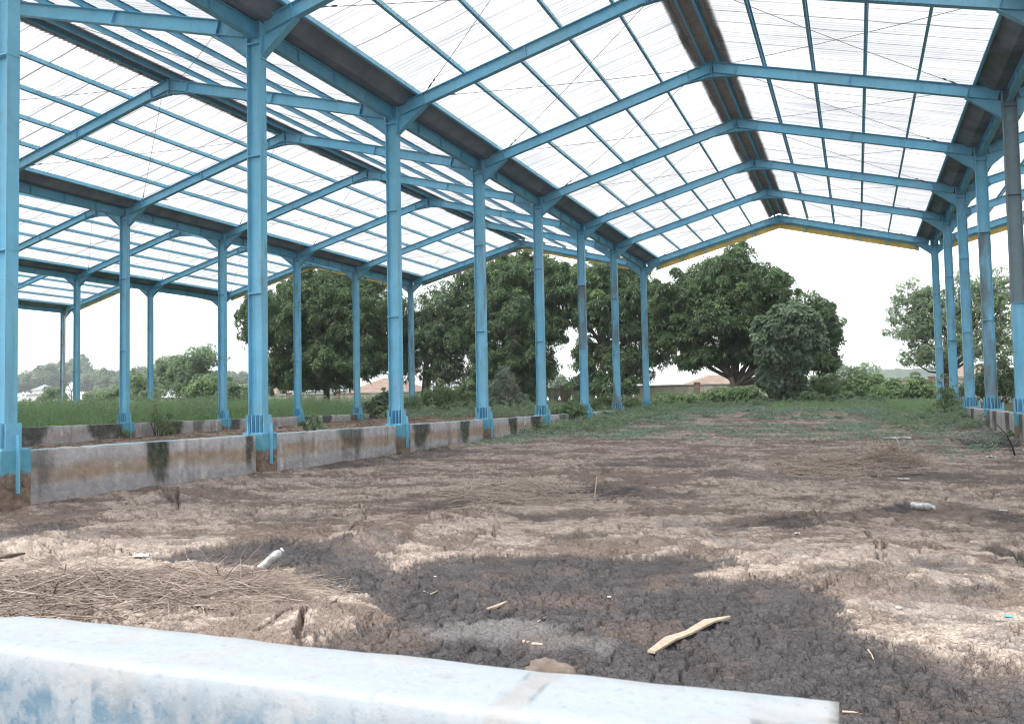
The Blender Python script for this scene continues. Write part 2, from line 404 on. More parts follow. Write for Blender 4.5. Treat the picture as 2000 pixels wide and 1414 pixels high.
BUMPS = [(ell(*a), h) for a, h in (((720,1062,75,34),.16),((1250,1055,170,20),.06),((1450,920,60,14),.13),((1090,925,60,14),.10),((1220,928,50,12),.10),((900,1010,120,30),.06),((440,960,110,30),.10),
         ((200,1020,150,30),.06),((980,960,100,22),.10),((1700,905,120,28),.10),((620,1230,120,40),.14),((1700,1075,180,40),.05),((1380,940,120,14),.08),((60,1075,60,20),-.12),((1150,965,100,14),-.05),((860,992,60,12),-.07))]

def cells(x, y, s, jit=.9):
    # nearest and second nearest jittered cell centre: distances, id, offset from the centre
    ix = np.floor(x); iy = np.floor(y); f1 = np.full(x.shape, 9.0); f2 = f1.copy(); cid = np.zeros(x.shape); ox = cid.copy(); oy = cid.copy()
    for i in (-1, 0, 1):
        for j in (-1, 0, 1):
            h = hash2(ix+i, iy+j, s); h2 = (h*7919.13) % 1.0
            dx = x-(ix+i+.5+(h-.5)*jit); dy = y-(iy+j+.5+(h2-.5)*jit); d = np.sqrt(dx*dx+dy*dy); n = d < f1
            f2 = np.where(n, f1, np.minimum(f2, d)); cid = np.where(n, h, cid); ox = np.where(n, dx, ox); oy = np.where(n, dy, oy); f1 = np.where(n, d, f1)
    return f1, f2, cid, ox, oy
def plates(x, y, scale, s, tilt, gap, warp=.35):
    # curled plates parted by open cracks; heights in metres
    qx = x*scale+warp*fbm(x*scale*.9, y*scale*.9, s+1, 2); qy = y*scale+warp*fbm(x*scale*.9, y*scale*.9, s+2, 2)
    f1, f2, cid, ox, oy = cells(qx, qy, s)
    a = cid*6.283*13; t = ((cid*31.7) % 1.0)
    h = (ox*np.cos(a)+oy*np.sin(a))*tilt*(.4+1.2*t)/scale+.30*tilt*(t-.5)/scale
    h = h+.35*tilt/scale*np.clip(f1*1.4, 0, 1)**2
    e = (f2-f1)/gap
    return h, np.clip(1-e, 0, 1)**.7, cid

def pit_height(x, y, full=False):
    wx = x+.25*fbm(x*.7, y*.7, 91, 2); wy = y+.25*fbm(x*.7, y*.7, 92, 2)
    fade = sstep(52, 40, y)
    z = zbase(y)+fade*(.05*fbm(x*.33, y*.33, 1, 3)+.048*fbm(wx*.9, wy*.9, 5, 3))
    z = z+fade*(.05+.07*fbm(x*2, y*1.1, 7, 3))*(np.exp(-((x-.15)/.40)**2)+np.exp(-((x-XB+.18)/.40)**2))
    for (cx, cy, rx, ry, _), h in BUMPS:
        q = ((wx-cx)/rx)**2+((wy-cy)/ry)**2; z = z+h*1.05*np.exp(-q*1.2)
    if not full: return z
    n2 = fbm(wx*1.7, wy*2.4, 82, 5, .6); n3 = fbm(x*9, y*12, 83, 4, .7); n4 = fbm(x*4, y*6, 88, 5, .7)
    # stains
    wob = .16*fbm(x*1.6, y*1.6, 21, 4)+.10*fbm(x*6, y*6, 22, 4, .65)
    sd = poly_sd(x, y, MUDPOLY)+wob*2.3
    sg = sd+.26*fbm(x*13, y*16, 23, 4, .75); dark = sstep(-.05, .07, sg)*(.86+.14*sstep(.0, .45, sd))
    for cx, cy, rx, ry, s in DARKS:
        q = 1-np.sqrt(((wx-cx)/rx)**2+((wy-cy)/ry)**2)+fbm(x*2.2, y*2.2, 31, 6, .72)*1.3
        dark = np.maximum(dark, s*sstep(.05, .35, q))
    grey = np.zeros_like(x)
    for cx, cy, rx, ry, s in GREYS:
        q = 1-np.sqrt(((wx-cx)/rx)**2+((wy-cy)/ry)**2)+fbm(x*2.6, y*2.6, 33, 4)*.7
        grey = np.maximum(grey, s*sstep(.0, .6, q))
    n1 = fbm(wx*.42, wy*.7, 81, 4)
    bsel = n1*.9+n2*.75+.35*n4+.008*np.clip(y-4, 0, 20)/2
    grn = fbm(x*20, y*27, 89, 4, .75)
    brs = sstep(-.07, .09, bsel+.35*n3+.30*grn)
    # coarse wet plates in the dark mud, small crumbs in the dry crust
    soft = sstep(-.30, .10, fbm(x*.8, y*.8, 48, 3))*(1-.85*grey)
    near = sstep(13, 6, np.hypot(x-CAM[0], y-CAM[1]))
    pa, ca, ida = plates(x, y, 6.2, 3, .17, .15); pb, cb, idb = plates(x, y, 12.5, 6, .22, .18)
    amt = np.clip(dark, 0, 1)
    z = z-.03*dark*fade+amt*fade*(.35+.65*soft)*(np.clip(pa, -.014, .014)-.045*ca+near*(.8*np.clip(pb, -.009, .009)-.022*cb))
    pc, cc, idc = plates(x, y, 2.4, 8, .10, .085); pd, cdk, idd = plates(x, y, 13.0, 12, .20, .17); pd = np.clip(pd, -.007, .007)
    cm = sstep(-.18, .14, fbm(x*.55, y*.55, 51, 3))*(1-dark)
    crumb = sstep(-.25, .30, n2+.5*n4)*(1-dark)
    z = z+fade*cm*(pc*.8-.060*cc)+fade*near*(1-dark)*(.35+.65*crumb)*(pd-.020*cdk)
    pe, ce, ide = plates(x, y, 7.5, 14, .14, .14)
    z = z+fade*(1-dark)*crumb*(pe*.9-.040*ce)
    z = z+.010*(1-brs)*(1-dark)*fade
    big = np.zeros_like(x)
    for P in CRACKS:
        d = np.full(x.shape, 9.0)
        for a, b in zip(P[:-1], P[1:]):
            e2 = b-a; tt = np.clip(((x-a[0])*e2[0]+(y-a[1])*e2[1])/(e2@e2), 0, 1)
            d = np.minimum(d, np.hypot(x-a[0]-e2[0]*tt, y-a[1]-e2[1]*tt))
        d = np.abs(d+.10*fbm(x*3, y*3, 61, 4, .6))
        wdt = (.010+.0015*np.maximum(y+5, 0))*(.2+1.9*np.clip(.4+1.3*fbm(x*2.3, y*2.3, 62, 2), 0, 1))
        big = np.maximum(big, 1-sstep(wdt, wdt*1.35+.012, d)); z = z+.020*np.exp(-(np.abs(d)/.10)**2)*fade
    z = z-.11*big
    z = z+fade*(1-.6*amt)*(.010*fbm(x*3.5, y*3.5, 71, 3)+.008*n3+.005*fbm(x*30, y*40, 73, 2))
    # albedo: dry crust, brown earth, wet black mud
    tan = np.array([.45, .375, .32]); brown = np.array([.215, .170, .142]); dk = np.array([.078, .073, .075]); gy = np.array([.21, .20, .20]); pale = np.array([.56, .475, .41])
    br = np.clip(.75*brs+.25*sstep(-.3, .35, bsel+.25*n3), 0, 1)
    fl = sstep(.02, .26, fbm(x*5, y*9, 87, 5, .75)+.25*n2)*.75; br = np.maximum(br, fl)
    spk = sstep(.10, .24, grn)*.65; br = np.maximum(br, spk)
    c = tan[None]*(1-br[:, None])+brown[None]*br[:, None]
    pl = .4*(sstep(.05, .45, fbm(x*1.1+7, y*1.6, 84, 4)+.4*n3)*(1-br)*.8)[:, None]; c = c*(1-pl)+pale*pl
    c = c*(1+.30*(idd-.5)[:, None]+.22*(ide-.5)[:, None])
    rd = (sstep(26, 36, y)*.5*sstep(-.2, .3, n2))[:, None]; c = c*(1-rd)+np.array([.27, .185, .155])*rd
    dkc = dk*(1+.30*n2[:, None]+.35*(ida-.5)[:, None]+.25*(idb-.5)[:, None]); brm = (sstep(.02, .42, fbm(x*1.3+5, y*1.3, 86, 4)+.5*n4)*.65)[:, None]
    dkc = dkc*(1-brm)+np.array([.150, .118, .102])*brm
    mix = np.clip(dark+.35*n4*dark*(1-dark)*4, 0, 1)[:, None]
    c = c*(1-mix)+dkc*mix
    g = (grey*.75)[:, None]; c = c*(1-g)+gy*g
    c = c*(1+.22*n3[:, None])
    return z, np.clip(c, .01, .9)

def ground_z(x, y):
    return float(pit_height(np.array([float(x)]), np.array([float(y)]), True)[0][0])
def on(u, v):
    P = G(u, v)
    for _ in range(4): P = at(u, v, Z=ground_z(P[0], P[1]))
    return P

# ------------------------------------------------------------------ ground
def build_pit():
    th = np.concatenate([np.arange(-1.50, -1.02, .005), np.arange(-1.02, .26, .0014), np.arange(.26, .9, .005)])
    rs = [1.72]
    while rs[-1] < 63: rs.append(rs[-1]+min(max(rs[-1]**2/2700, .0095), .14))
    rs = np.array(rs)
    R, T = np.meshgrid(rs, th, indexing='ij')
    X = CAM[0]+R*np.sin(T); Y = CAM[1]+R*np.cos(T)
    nr, n_t = X.shape
    ok = (X > XA-.02) & (X < XB+.02) & (Y > -7.55) & (Y < 51)
    idx = np.arange(nr*n_t).reshape(nr, n_t)
    q = np.stack([idx[:-1, :-1], idx[:-1, 1:], idx[1:, 1:], idx[1:, :-1]], -1).reshape(-1, 4)
    k = ok.ravel()
    q = q[k[q].all(1)]
    used = np.zeros(nr*n_t, bool); used[q.ravel()] = True
    remap = np.cumsum(used)-1
    x = X.ravel()[used]; y = Y.ravel()[used]
    z, c = pit_height(x, y, True)
    me = mesh_from('mud_ground', np.stack([x, y, z], 1), remap[q][:, ::-1].copy(), MUD, True, cols=c)
    tag(link('ground_mud', me), 'cracked mud and dry crust floor under the main span', None, None, 'structure')
build_pit()

def grid_patch(x0, x1, y0, y1, dx, dy, zf, cf):
    xs = np.linspace(x0, x1, max(2, int((x1-x0)/dx)+1)); ys = np.linspace(y0, y1, max(2, int((y1-y0)/dy)+1))
    X, Y = np.meshgrid(xs, ys, indexing='ij'); x = X.ravel(); y = Y.ravel(); n, m = X.shape
    i = np.arange(n*m).reshape(n, m)
    q = np.stack([i[:-1, :-1], i[1:, :-1], i[1:, 1:], i[:-1, 1:]], -1).reshape(-1, 4)
    return np.stack([x, y, zf(x, y)], 1), q, cf(x, y)
def col_soil(x, y):
    n = sstep(-.3, .3, fbm(x*.8, y*.8, 101, 4))[:, None]; return np.array([.14, .105, .08])*(1-n)+np.array([.29, .225, .175])*n
def col_green(x, y):
    n = sstep(-.3, .3, fbm(x*.5, y*.5, 103, 4))[:, None]; return np.array([.075, .085, .045])*(1-n)+np.array([.09, .12, .055])*n
parts = [grid_patch(XC+.02, XA-.14, -7.5, 50, .25, .25, lambda x, y: zbay2(y)+.06*fbm(x*.8, y*.8, 111, 4), col_soil),
         grid_patch(XE-3, XC-.1, -7.5, 50, .5, .5, lambda x, y: -.14+.05*fbm(x*.8, y*.8, 113, 3), col_green),
         grid_patch(XB+.1, XG+6, -7.5, 50, .5, .5, lambda x, y: np.minimum(zbase(y)+.25, -.12)+.06*fbm(x*.8, y*.8, 114, 3), col_green),
         grid_patch(XE-3, XG+6, 50, 66, 1.0, 1.0, lambda x, y: -.11+.03*fbm(x*.8, y*.8, 115, 3), col_green),
         grid_patch(-900, 900, 66, 2200, 60, 60, lambda x, y: -.2-np.clip((y-66)*.010, 0, 4), col_green),
         grid_patch(-900, XE-3, -40, 66, 30, 20, lambda x, y: -.2+0*x, col_green),
         grid_patch(XG+6, 900, -40, 66, 30, 20, lambda x, y: -.2+0*x, col_green),
         grid_patch(XE-3, XG+6, -40, -7.5, 2, 2, lambda x, y: -1.02+.04*fbm(x*.6, y*.6, 116, 3), col_soil)]
V = []; Q = []; C = []; b = 0
for v, q, c in parts: V.append(v); Q.append(q+b); C.append(c); b += len(v)
tag(link('ground', mesh_from('ground', np.concatenate(V), np.concatenate(Q), DIRT, True, cols=np.concatenate(C))), 'soil and weedy earth around the pit', None, None, 'structure')

# hills on the horizon
def ridge(x0, x1, y, h, s, depth=130):
    xs = np.linspace(x0, x1, 420); ys = np.linspace(0, 1, 60)
    X, T = np.meshgrid(xs, ys, indexing='ij')
    env = np.sin(np.pi*np.clip((X-x0)/(x1-x0), 0, 1))**.6
    Z = -8+env*(h+8)*np.sin(np.pi*np.clip(T, 0, 1)*.5)*(.75+.35*fbm(X*.012, T*3+s, s, 4))+1.6*vnoise(X*.16, T*40, s)+.7*vnoise(X*.45, T*90, s)*np.sin(np.pi*T*.5)
    i = np.arange(X.size).reshape(X.shape); q = np.stack([i[:-1, :-1], i[1:, :-1], i[1:, 1:], i[:-1, 1:]], -1).reshape(-1, 4)
    return np.stack([X.ravel(), (y+T*depth).ravel(), Z.ravel()], 1), q
for (u0, u1, v, d, s) in ((1430, 2500, 690, 430, 3), (1150, 1560, 738, 520, 5)):
    a = at(u0, 765, Y=d); bb = at(u1, 765, Y=d); top = at((u0+u1)/2, v, Y=d+100)
    Vh, qh = ridge(a[0], bb[0], d, top[2], s)
    tag(link('hills', mesh_from('hills', Vh, qh, HILL, True)), 'low wooded hills on the horizon', None, None, 'structure')
# ------------------------------------------------------------------ the shed
shed = thing('steel_shed', 'open blue steel shed with white translucent roof spans over the mud pit', 'shed')
CD, CW = .36, .215           # column depth (x) and flange width (y)
def column_mesh():
    m = MB(); tf, tw = .014, .010; h = CD/2
    z0, z1 = .02, 9.045
    m.box(-h+tf, h-tf, -tw/2, tw/2, z0, z1)
    m.box(-h, -h+tf, -CW/2, CW/2, z0, z1); m.box(h-tf, h, -CW/2, CW/2, z0, z1)
    for zz in (3.04, 6.07):
        m.box(-h-.006, h+.006, -CW/2-.006, CW/2+.006, zz-.011, zz+.011)
    for zz in (ZCAP,): m.box(-h-.02, h-.04, -CW/2-.012, CW/2+.012, zz-.012, zz+.012)
    m.box(-h+.002, h-.002, -CW/2+.004, CW/2-.004, 9.046, 9.06)
    for s in (-1, 1):           # end plates and bolts of the haunches
        m.box(*sorted((s*h, s*(h+.018))), -.10, .10, 8.22, 9.03)
        for k in range(6):
            for yy in (-.072, .072):
                z = 8.32+k*.13; m.box(*sorted((s*(h-tf-.022), s*(h-tf))), yy-.014, yy+.014, z-.014, z+.014)
    return m.mesh('column', BLUE)
def base_mesh():
    m = MB()
    m.box(-.235, .30, -.23, .23, -.018, .018)
    for x in (-.222, .232): m.box(x-.009, x+.009, -.135, .135, .019, .40)
    for s in (-1, 1):
        for x in (-.165, -.055, .055, .165):
            m.box(x-.008, x+.008, *sorted((s*.012, s*.165)), .019, .39)
    for s in (-1, 1): m.box(*sorted((s*.19, s*.212)), -.008, .008, .019, .385)
    # ribs running down over the pier
    m.box(-.055, -.03, -.315, -.248, -.42, .22); m.box(.302, .37, -.012, .012, -.66, .22)
    m.box(-.055, -.03, .248, .315, -.42, .22)
    return m.mesh('base_bracket', BLUE)
t = NT('painted_pier'); p = t.pos(); sx = t.n('SeparateXYZ'); t.l(p, sx.inputs[0])
edge = t.math('ADD', sx.outputs[2], t.math('MULTIPLY', t.math('SUBTRACT', t.noise(p, 6, 5, .65), .5), .28))
mk = t.ramp(t.math('ADD', t.math('MULTIPLY', edge, 2.0), 1.0), [(.22, (0, 0, 0)), (.34, (1, 1, 1))])
cl = t.ramp(t.noise(p, 9, 6, .65), [(.3, (.10, .068, .05)), (.55, (.21, .155, .12)), (.75, (.32, .25, .20))])
cb = t.ramp(t.noise(p, 5, 5), [(.3, (.085, .29, .40)), (.65, (.12, .36, .47))])
PIER = t.done(t.bsdf(t.mix(mk, cl, cb), .75, t.bump(t.noise(p, 40, 5, .65), .5, .015), .3))
def pier_mesh():
    m = MB(); m.box(-.21, .30, -.245, .245, -1.35, -.0185)
    for (x, z) in ((.20, -.55), (-.12, -.55)):
        m.tube([(x, -.244, z), (x, -.272, z)], .05, 10)
    m.tube([(.299, .14, -.52), (.33, .14, -.52)], .05, 10); m.tube([(.299, -.15, -.52), (.33, -.15, -.52)], .05, 10)
    return m.mesh('concrete_pier', PIER)
CM, BM, PM = column_mesh(), base_mesh(), pier_mesh()
RUST = {('A', 6): .62, ('A', 8): .42, ('A', 2): .10, ('A', 4): .2, ('A', 7): .3, ('B', 4): .85, ('B', 5): .6, ('B', 6): .25, ('B', 7): .25, ('C', 8): .25, ('E', 8): .75, ('C', 6): .25, ('B', 8): .1}
RSPAN = {('A', 6): (3.04, 6.07), ('B', 4): (3.04, 99.0), ('B', 5): (-9.0, 6.07), ('A', 8): (3.04, 6.2), ('E', 8): (0.0, 99.0)}
ROWS = {'A': XA, 'B': XB, 'C': XC, 'D': XD, 'E': XE, 'G': XG}
for r, X in ROWS.items():
    for i, y in enumerate(FY):
        if r == 'G' and i < 5: continue
        o = link('column', CM, shed, (X, y, 0)); o['rust'] = RUST.get((r, i), random.uniform(-.1, .15))
        o['rust_from'], o['rust_to'] = RSPAN.get((r, i), (-9.0, 99.0))
        if o['rust'] > .55: o['label'] = 'weathered column with rusty grey patches'
        bo = link('base_bracket', BM, o); bo['rust'] = .05
        if r in 'ABC': link('concrete_pier', PM, o)

def slope_z(x, W): return ZE+(ZR-ZE)*x/(W/2)
def rafter_mesh(W, sgn):
    m = MB(); d, tf, bf = .34, .014, .17; hw = W/2
    sl = (ZR-ZE)/hw; L = math.hypot(1, sl)
    al = np.array([1/L, 0, sl/L]); up = np.array([-sl/L, 0, 1/L]); wy = np.array([0, 1, 0])
    def P(x, off): return np.array([x, 0, slope_z(x, W)])+up*off+al*0
    x0, x1 = CD/2+.019, hw-.012
    def strip(x0, x1, off, w, h): m.bar(P(x0, off), P(x1, off), wy, up, w, h)
    strip(x0, x1, -tf/2, bf, tf); strip(x0, x1, -d+tf/2, bf, tf)
    strip(x0, x1, -d/2, .009, d-2*tf-.001)
    for x in (.97, hw/2, hw-.80):
        for s in (-1, 1): m.bar(P(x, -d/2+.003), P(x+.012, -d/2+.003), wy, up, bf+.012, d-.02); break
    # eave haunch
    xb = 1.08
    zb0 = slope_z(x0, W)-d*L; zb1 = slope_z(xb, W)-d*L
    m.prism([(x0, 8.29), (xb, zb1-.002), (x0, zb0-.002)], -.006, .006)
    a = np.array([x0, 0, 8.28]); b = np.array([xb+.02, 0, zb1-.012]); dd = (b-a)/np.linalg.norm(b-a)
    m.bar(a, b, wy, np.array([-dd[2], 0, dd[0]]), .19, .013)
    # ridge haunch
    xr = hw-.80
    zr1 = slope_z(xr, W)-d*L; zr0 = slope_z(x1, W)-d*L
    m.prism([(xr, zr1-.002), (x1, zr0-.002), (x1, 10.74)], -.006, .006)
    a = np.array([xr-.02, 0, zr1-.012]); b = np.array([x1, 0, 10.73]); dd = (b-a)/np.linalg.norm(b-a)
    m.bar(a, b, wy, np.array([-dd[2], 0, dd[0]]), .165, .013)
    m.box(x1, x1+.011, -.095, .095, 10.70, ZR+.02)
    V = np.array(m.V)
    if sgn < 0:
        V[:, 0] *= -1; m.F = [f[::-1] for f in m.F]
    m.V = [tuple(v) for v in V]
    return m.mesh('rafter', BLUE)
POFF = [.86, 2.30, 3.72, 5.15, 6.58]
def purlin_mesh(W, x, sgn):
    # C-channel running along y, standing on the rafter, open towards the eave
    m = MB(); sl = (ZR-ZE)/(W/2); L = math.hypot(1, sl); al = np.array([1/L, 0, sl/L]); up = np.array([-sl/L, 0, 1/L])
    c = np.array([x, 0, slope_z(x, W)])
    def q(a, u): return c+al*a+up*u
    y0, y1 = np.array([0, Y0+.12, 0]), np.array([0, Y1-.12, 0])
    m.bar(q(.032, .077)+y0, q(.032, .077)+y1, al, up, .006, .150)
    m.bar(q(-.004, .149)+y0, q(-.004, .149)+y1, al, up, .065, .006); m.bar(q(-.004, .005)+y0, q(-.004, .005)+y1, al, up, .065, .006)
    m.bar(q(-.0345, .018)+y0, q(-.0345, .018)+y1, al, up, .004, .018)
    for y in np.arange(Y0+.8, Y1, 1.5):           # bolt heads
        m.box(*sorted((c[0]+.032, c[0]+.022)), y-.012, y+.012, c[2]+.07, c[2]+.095)
    V = np.array(m.V)
    if sgn < 0: V[:, 0] *= -1; m.F = [f[::-1] for f in m.F]
    m.V = [tuple(v) for v in V]
    return m.mesh('purlin', BLUE)
LAM = .15
def sheet_mesh(W, sgn, seed):
    r = np.random.default_rng(seed); hw = W/2
    xs = np.unique(np.concatenate([[.70], np.linspace(.86, 7.75, 15), [hw-.42]])); ys = np.arange(Y0, Y1, LAM/8)
    X, Y = np.meshgrid(xs, ys, indexing='ij')
    dirt = .006*fbm(X*.9, Y*.5, seed, 3)
    Z = ZE+(ZR-ZE)*X/hw+.172+.024*np.sin(2*np.pi*Y/LAM)+dirt
    i = np.arange(X.size).reshape(X.shape)
    q = np.stack([i[:-1, :-1], i[1:, :-1], i[1:, 1:], i[:-1, 1:]], -1).reshape(-1, 4)
    V = np.stack([X.ravel(), Y.ravel(), Z.ravel()], 1); mi = [0]*len(q)
    # lapped sheet edges hanging a little between the purlins
    Vs = [V]; Qs = [q]; base = len(V); knots = np.array([.70]+POFF+[hw-.42])
    xl = np.linspace(.70, hw-.42, 43)
    y = Y0+.4
    while y < Y1-.1:
        sag = np.zeros_like(xl); side = r.normal(0, .5)
        for a, b in zip(knots[:-1], knots[1:]):
            k = (xl >= a) & (xl <= b); am = max(0, r.normal(.012, .022)); sag[k] = am*np.sin(np.pi*(xl[k]-a)/(b-a))
        wl = .026+.018*abs(r.normal())
        z = ZE+(ZR-ZE)*xl/hw+.150-sag
        A = np.stack([xl, np.full_like(xl, y)-sag*side*1.2, z], 1); B = np.stack([xl, np.full_like(xl, y+wl)-sag*side*1.2, z+.004], 1)
        n = len(xl); Vs.append(np.concatenate([A, B])); ii = np.arange(n-1)
        Qs.append(np.stack([ii, ii+1, ii+1+n, ii+n], 1)+base); mi += [1]*(n-1); base += 2*n
        y += .76+r.normal(0, .02)
    V = np.concatenate(Vs); q = np.concatenate(Qs)
    if sgn < 0: V[:, 0] *= -1; q = q[:, ::-1].copy()
    return mesh_from('roof_sheet', V, q, [SHEET, LAP], True, mi)
def ridgecap_mesh(W):
    ys = np.arange(Y0, Y1, LAM/8); hw = W/2; r = np.random.default_rng(3)
    seg = np.floor((ys-Y0)/1.1).astype(int); jog = r.normal(0, .010, seg.max()+1)[seg]; jz = r.normal(0, .006, seg.max()+1)[seg]
    tooth = .016*np.sign(np.sin(2*np.pi*ys/(LAM*1.0)))
    Vs = []; Qs = []; b = 0
    for s in (-1, 1):
        cols = []
        for k, off in enumerate((.60, .45, .30, .15, .0)):
            x = off+(jog+tooth if k == 0 else 0*ys)
            z = ZR-(ZR-ZE)*x/hw+.205+.016*np.sin(2*np.pi*ys/LAM)+jz-(0 if off else .01)
            cols.append(np.stack([s*x, ys, z], 1))
        A = np.stack(cols, 0); n, mm = A.shape[:2]; i = np.arange(n*mm).reshape(n, mm)
        q = np.stack([i[:-1, :-1], i[1:, :-1], i[1:, 1:], i[:-1, 1:]], -1).reshape(-1, 4)
        Vs.append(A.reshape(-1, 3)); Qs.append((q if s < 0 else q[:, ::-1])+b); b += n*mm
    me = mesh_from('ridge_cap', np.concatenate(Vs), np.concatenate(Qs), RIDGE, False); return me
def gutter_mesh(seed):
    m = MB(); prof = [(-.80, .36), (-.74, .36), (-.36, .075), (.36, .075), (.74, .36), (.80, .36), (.80, .385), (.73, .385), (.35, .10), (-.35, .10), (-.73, .385), (-.80, .385)]
    r = np.random.default_rng(seed); y = Y0
    while y < Y1-.05:                       # lengths of folded sheet lapped over one another
        y2 = min(y+r.choice([2.4, 3.0, 3.6]), Y1); dz = r.normal(0, .008)
        ring = [(x, z+9.0+dz) for x, z in prof]
        m.prism(ring, y, y2+.03 if y2 < Y1 else y2)
        y = y2
    return m.mesh('gutter', GUTTER)
def eave_beam_mesh():
    m = MB(); z0, z1 = 8.70, 9.04
    for a, b in zip(FY[:-1], FY[1:]):
        y0, y1 = a+.012, b-.012
        m.box(-.005, .005, y0, y1, z0+.013, z1-.013); m.box(-.085, .085, y0+.1, y1-.1, z0, z0+.012); m.box(-.085, .085, y0+.1, y1-.1, z1-.012, z1)
        for k in (1, 2, 3): 
            yy = y0+(y1-y0)*k/4; m.box(-.08, -.006, yy-.006, yy+.006, z0+.014, z1-.014); m.box(.006, .08, yy-.006, yy+.006, z0+.014, z1-.014)
    return m.mesh('eave_beam', BLUE)
def rod_mesh(W, sgn, y0, y1, flip):
    m = MB(); hw = W/2
    xa, xb = (1.02, hw-.32); ya, yb = (y0+.05, y1-.05) if not flip else (y1-.05, y0+.05)
    a = np.array([sgn*xa, ya, slope_z(xa, W)-.09]); b = np.array([sgn*xb, yb, slope_z(xb, W)-.09])
    n = 9; pts = [a+(b-a)*k/(n-1)+np.array([0, 0, -.05*math.sin(math.pi*k/(n-1))]) for k in range(n)]
    m.tube(pts, .0075, 5)
    for f0, f1 in ((.045, .075), (.085, .10)):
        m.tube([a+(b-a)*f0, a+(b-a)*(f0+f1)/2, a+(b-a)*f1], [.012, .026, .012], 6)
    return m.mesh('brace_rod', ROD)
GB = eave_beam_mesh(); gseed = 0
for r, X in ROWS.items():
    link('eave_beam', GB, shed, (X, 0, 0))['rust'] = .0
    gseed += 1
    link('gutter', gutter_mesh(gseed), shed, (X, 0, 0))
SPANS = [('A', XA, W1), ('C', XC, W2), ('D', XD, W3), ('E', XE, W3), ('B', XB, W1)]
for k, (nm, X, W) in enumerate(SPANS):
    rl, rr = rafter_mesh(W, 1), rafter_mesh(W, -1)
    for i, y in enumerate(FY):
        if nm == 'B' and i < 3: continue
        link('rafter', rl, shed, (X, y, 0))['rust'] = random.uniform(-.1, .1); link('rafter', rr, shed, (X+W, y, 0))['rust'] = random.uniform(-.1, .1)
    for s, xo in ((1, X), (-1, X+W)):
        for x in POFF+[W/2-.21]:
            link('purlin', purlin_mesh(W, x, s), shed, (xo, 0, 0))['rust'] = -.1
        link('roof_sheet', sheet_mesh(W, s, 10*k+(s > 0)), shed, (xo, 0, 0))
    link('ridge_cap', ridgecap_mesh(W), shed, (X+W/2, 0, 0))
    if nm in 'ACD':
        for s, xo in ((1, X), (-1, X+W)):
            for fl in (0, 1):
                mm = rod_mesh(W, s, 0, 6, fl)
                for i in range(2, 7): link('brace_rod', mm, shed, (xo, FY[i]-0, 0))
                m7 = rod_mesh(W, s, 0, FY[8]-FY[7], fl); link('brace_rod', m7, shed, (xo, FY[7], 0))
    # gable boards beyond the last frame, on short blue stubs
    for s, xo in ((1, X), (-1, X+W)):
        m = MB(); hw = W/2; yb = FY[-1]+.30; bt = .72 if nm in 'AB' else .58
        for a, b in ((.75, 2.6), (2.601, 4.5), (4.501, 6.4), (6.401, hw-.003)):
            m.prism([(s*a, slope_z(a, W)-bt), (s*b, slope_z(b, W)-bt), (s*b, slope_z(b, W)-.05), (s*a, slope_z(a, W)-.05)][::s], yb, yb+.03)
        old = (nm == 'C' and s < 0) and False
        f = m.build('gable_board', RUSTF if (nm == 'C' and s > 0) else YELLOW, shed, (xo, 0, 0))
        m = MB()
        for a in (.9, 2.35, 3.8, 5.25, 6.7): m.box(*sorted((s*a, s*(a+.07))), FY[-1]+.12, yb-.002, slope_z(a, W)-bt+.02, slope_z(a, W)-.36)
        m.build('board_stub', BLUE, f)
        m = MB(); a, b = .75, hw-.05; m.bar((s*a, FY[-1]+.2, slope_z(a, W)-.40), (s*b, FY[-1]+.2, slope_z(b, W)-.40), np.array([0, 1., 0]), np.array([0, 0, 1.]), .06, .10)
        m.build('board_rail', BLUE, f)
m = MB(); m.tube([(XE+.55, FY[-1]-.05, 9.2), (XE+.55, FY[-1]-.05, 8.6), (XE+.5, FY[-1]-.05, 8.45), (XE+.30, FY[-1]-.05, 8.40), (XE+.26, FY[-1]-.05, 8.2), (XE+.26, FY[-1]-.05, .1)], .065, 10)
m.build('downpipe', PIPE, shed, smooth=True)

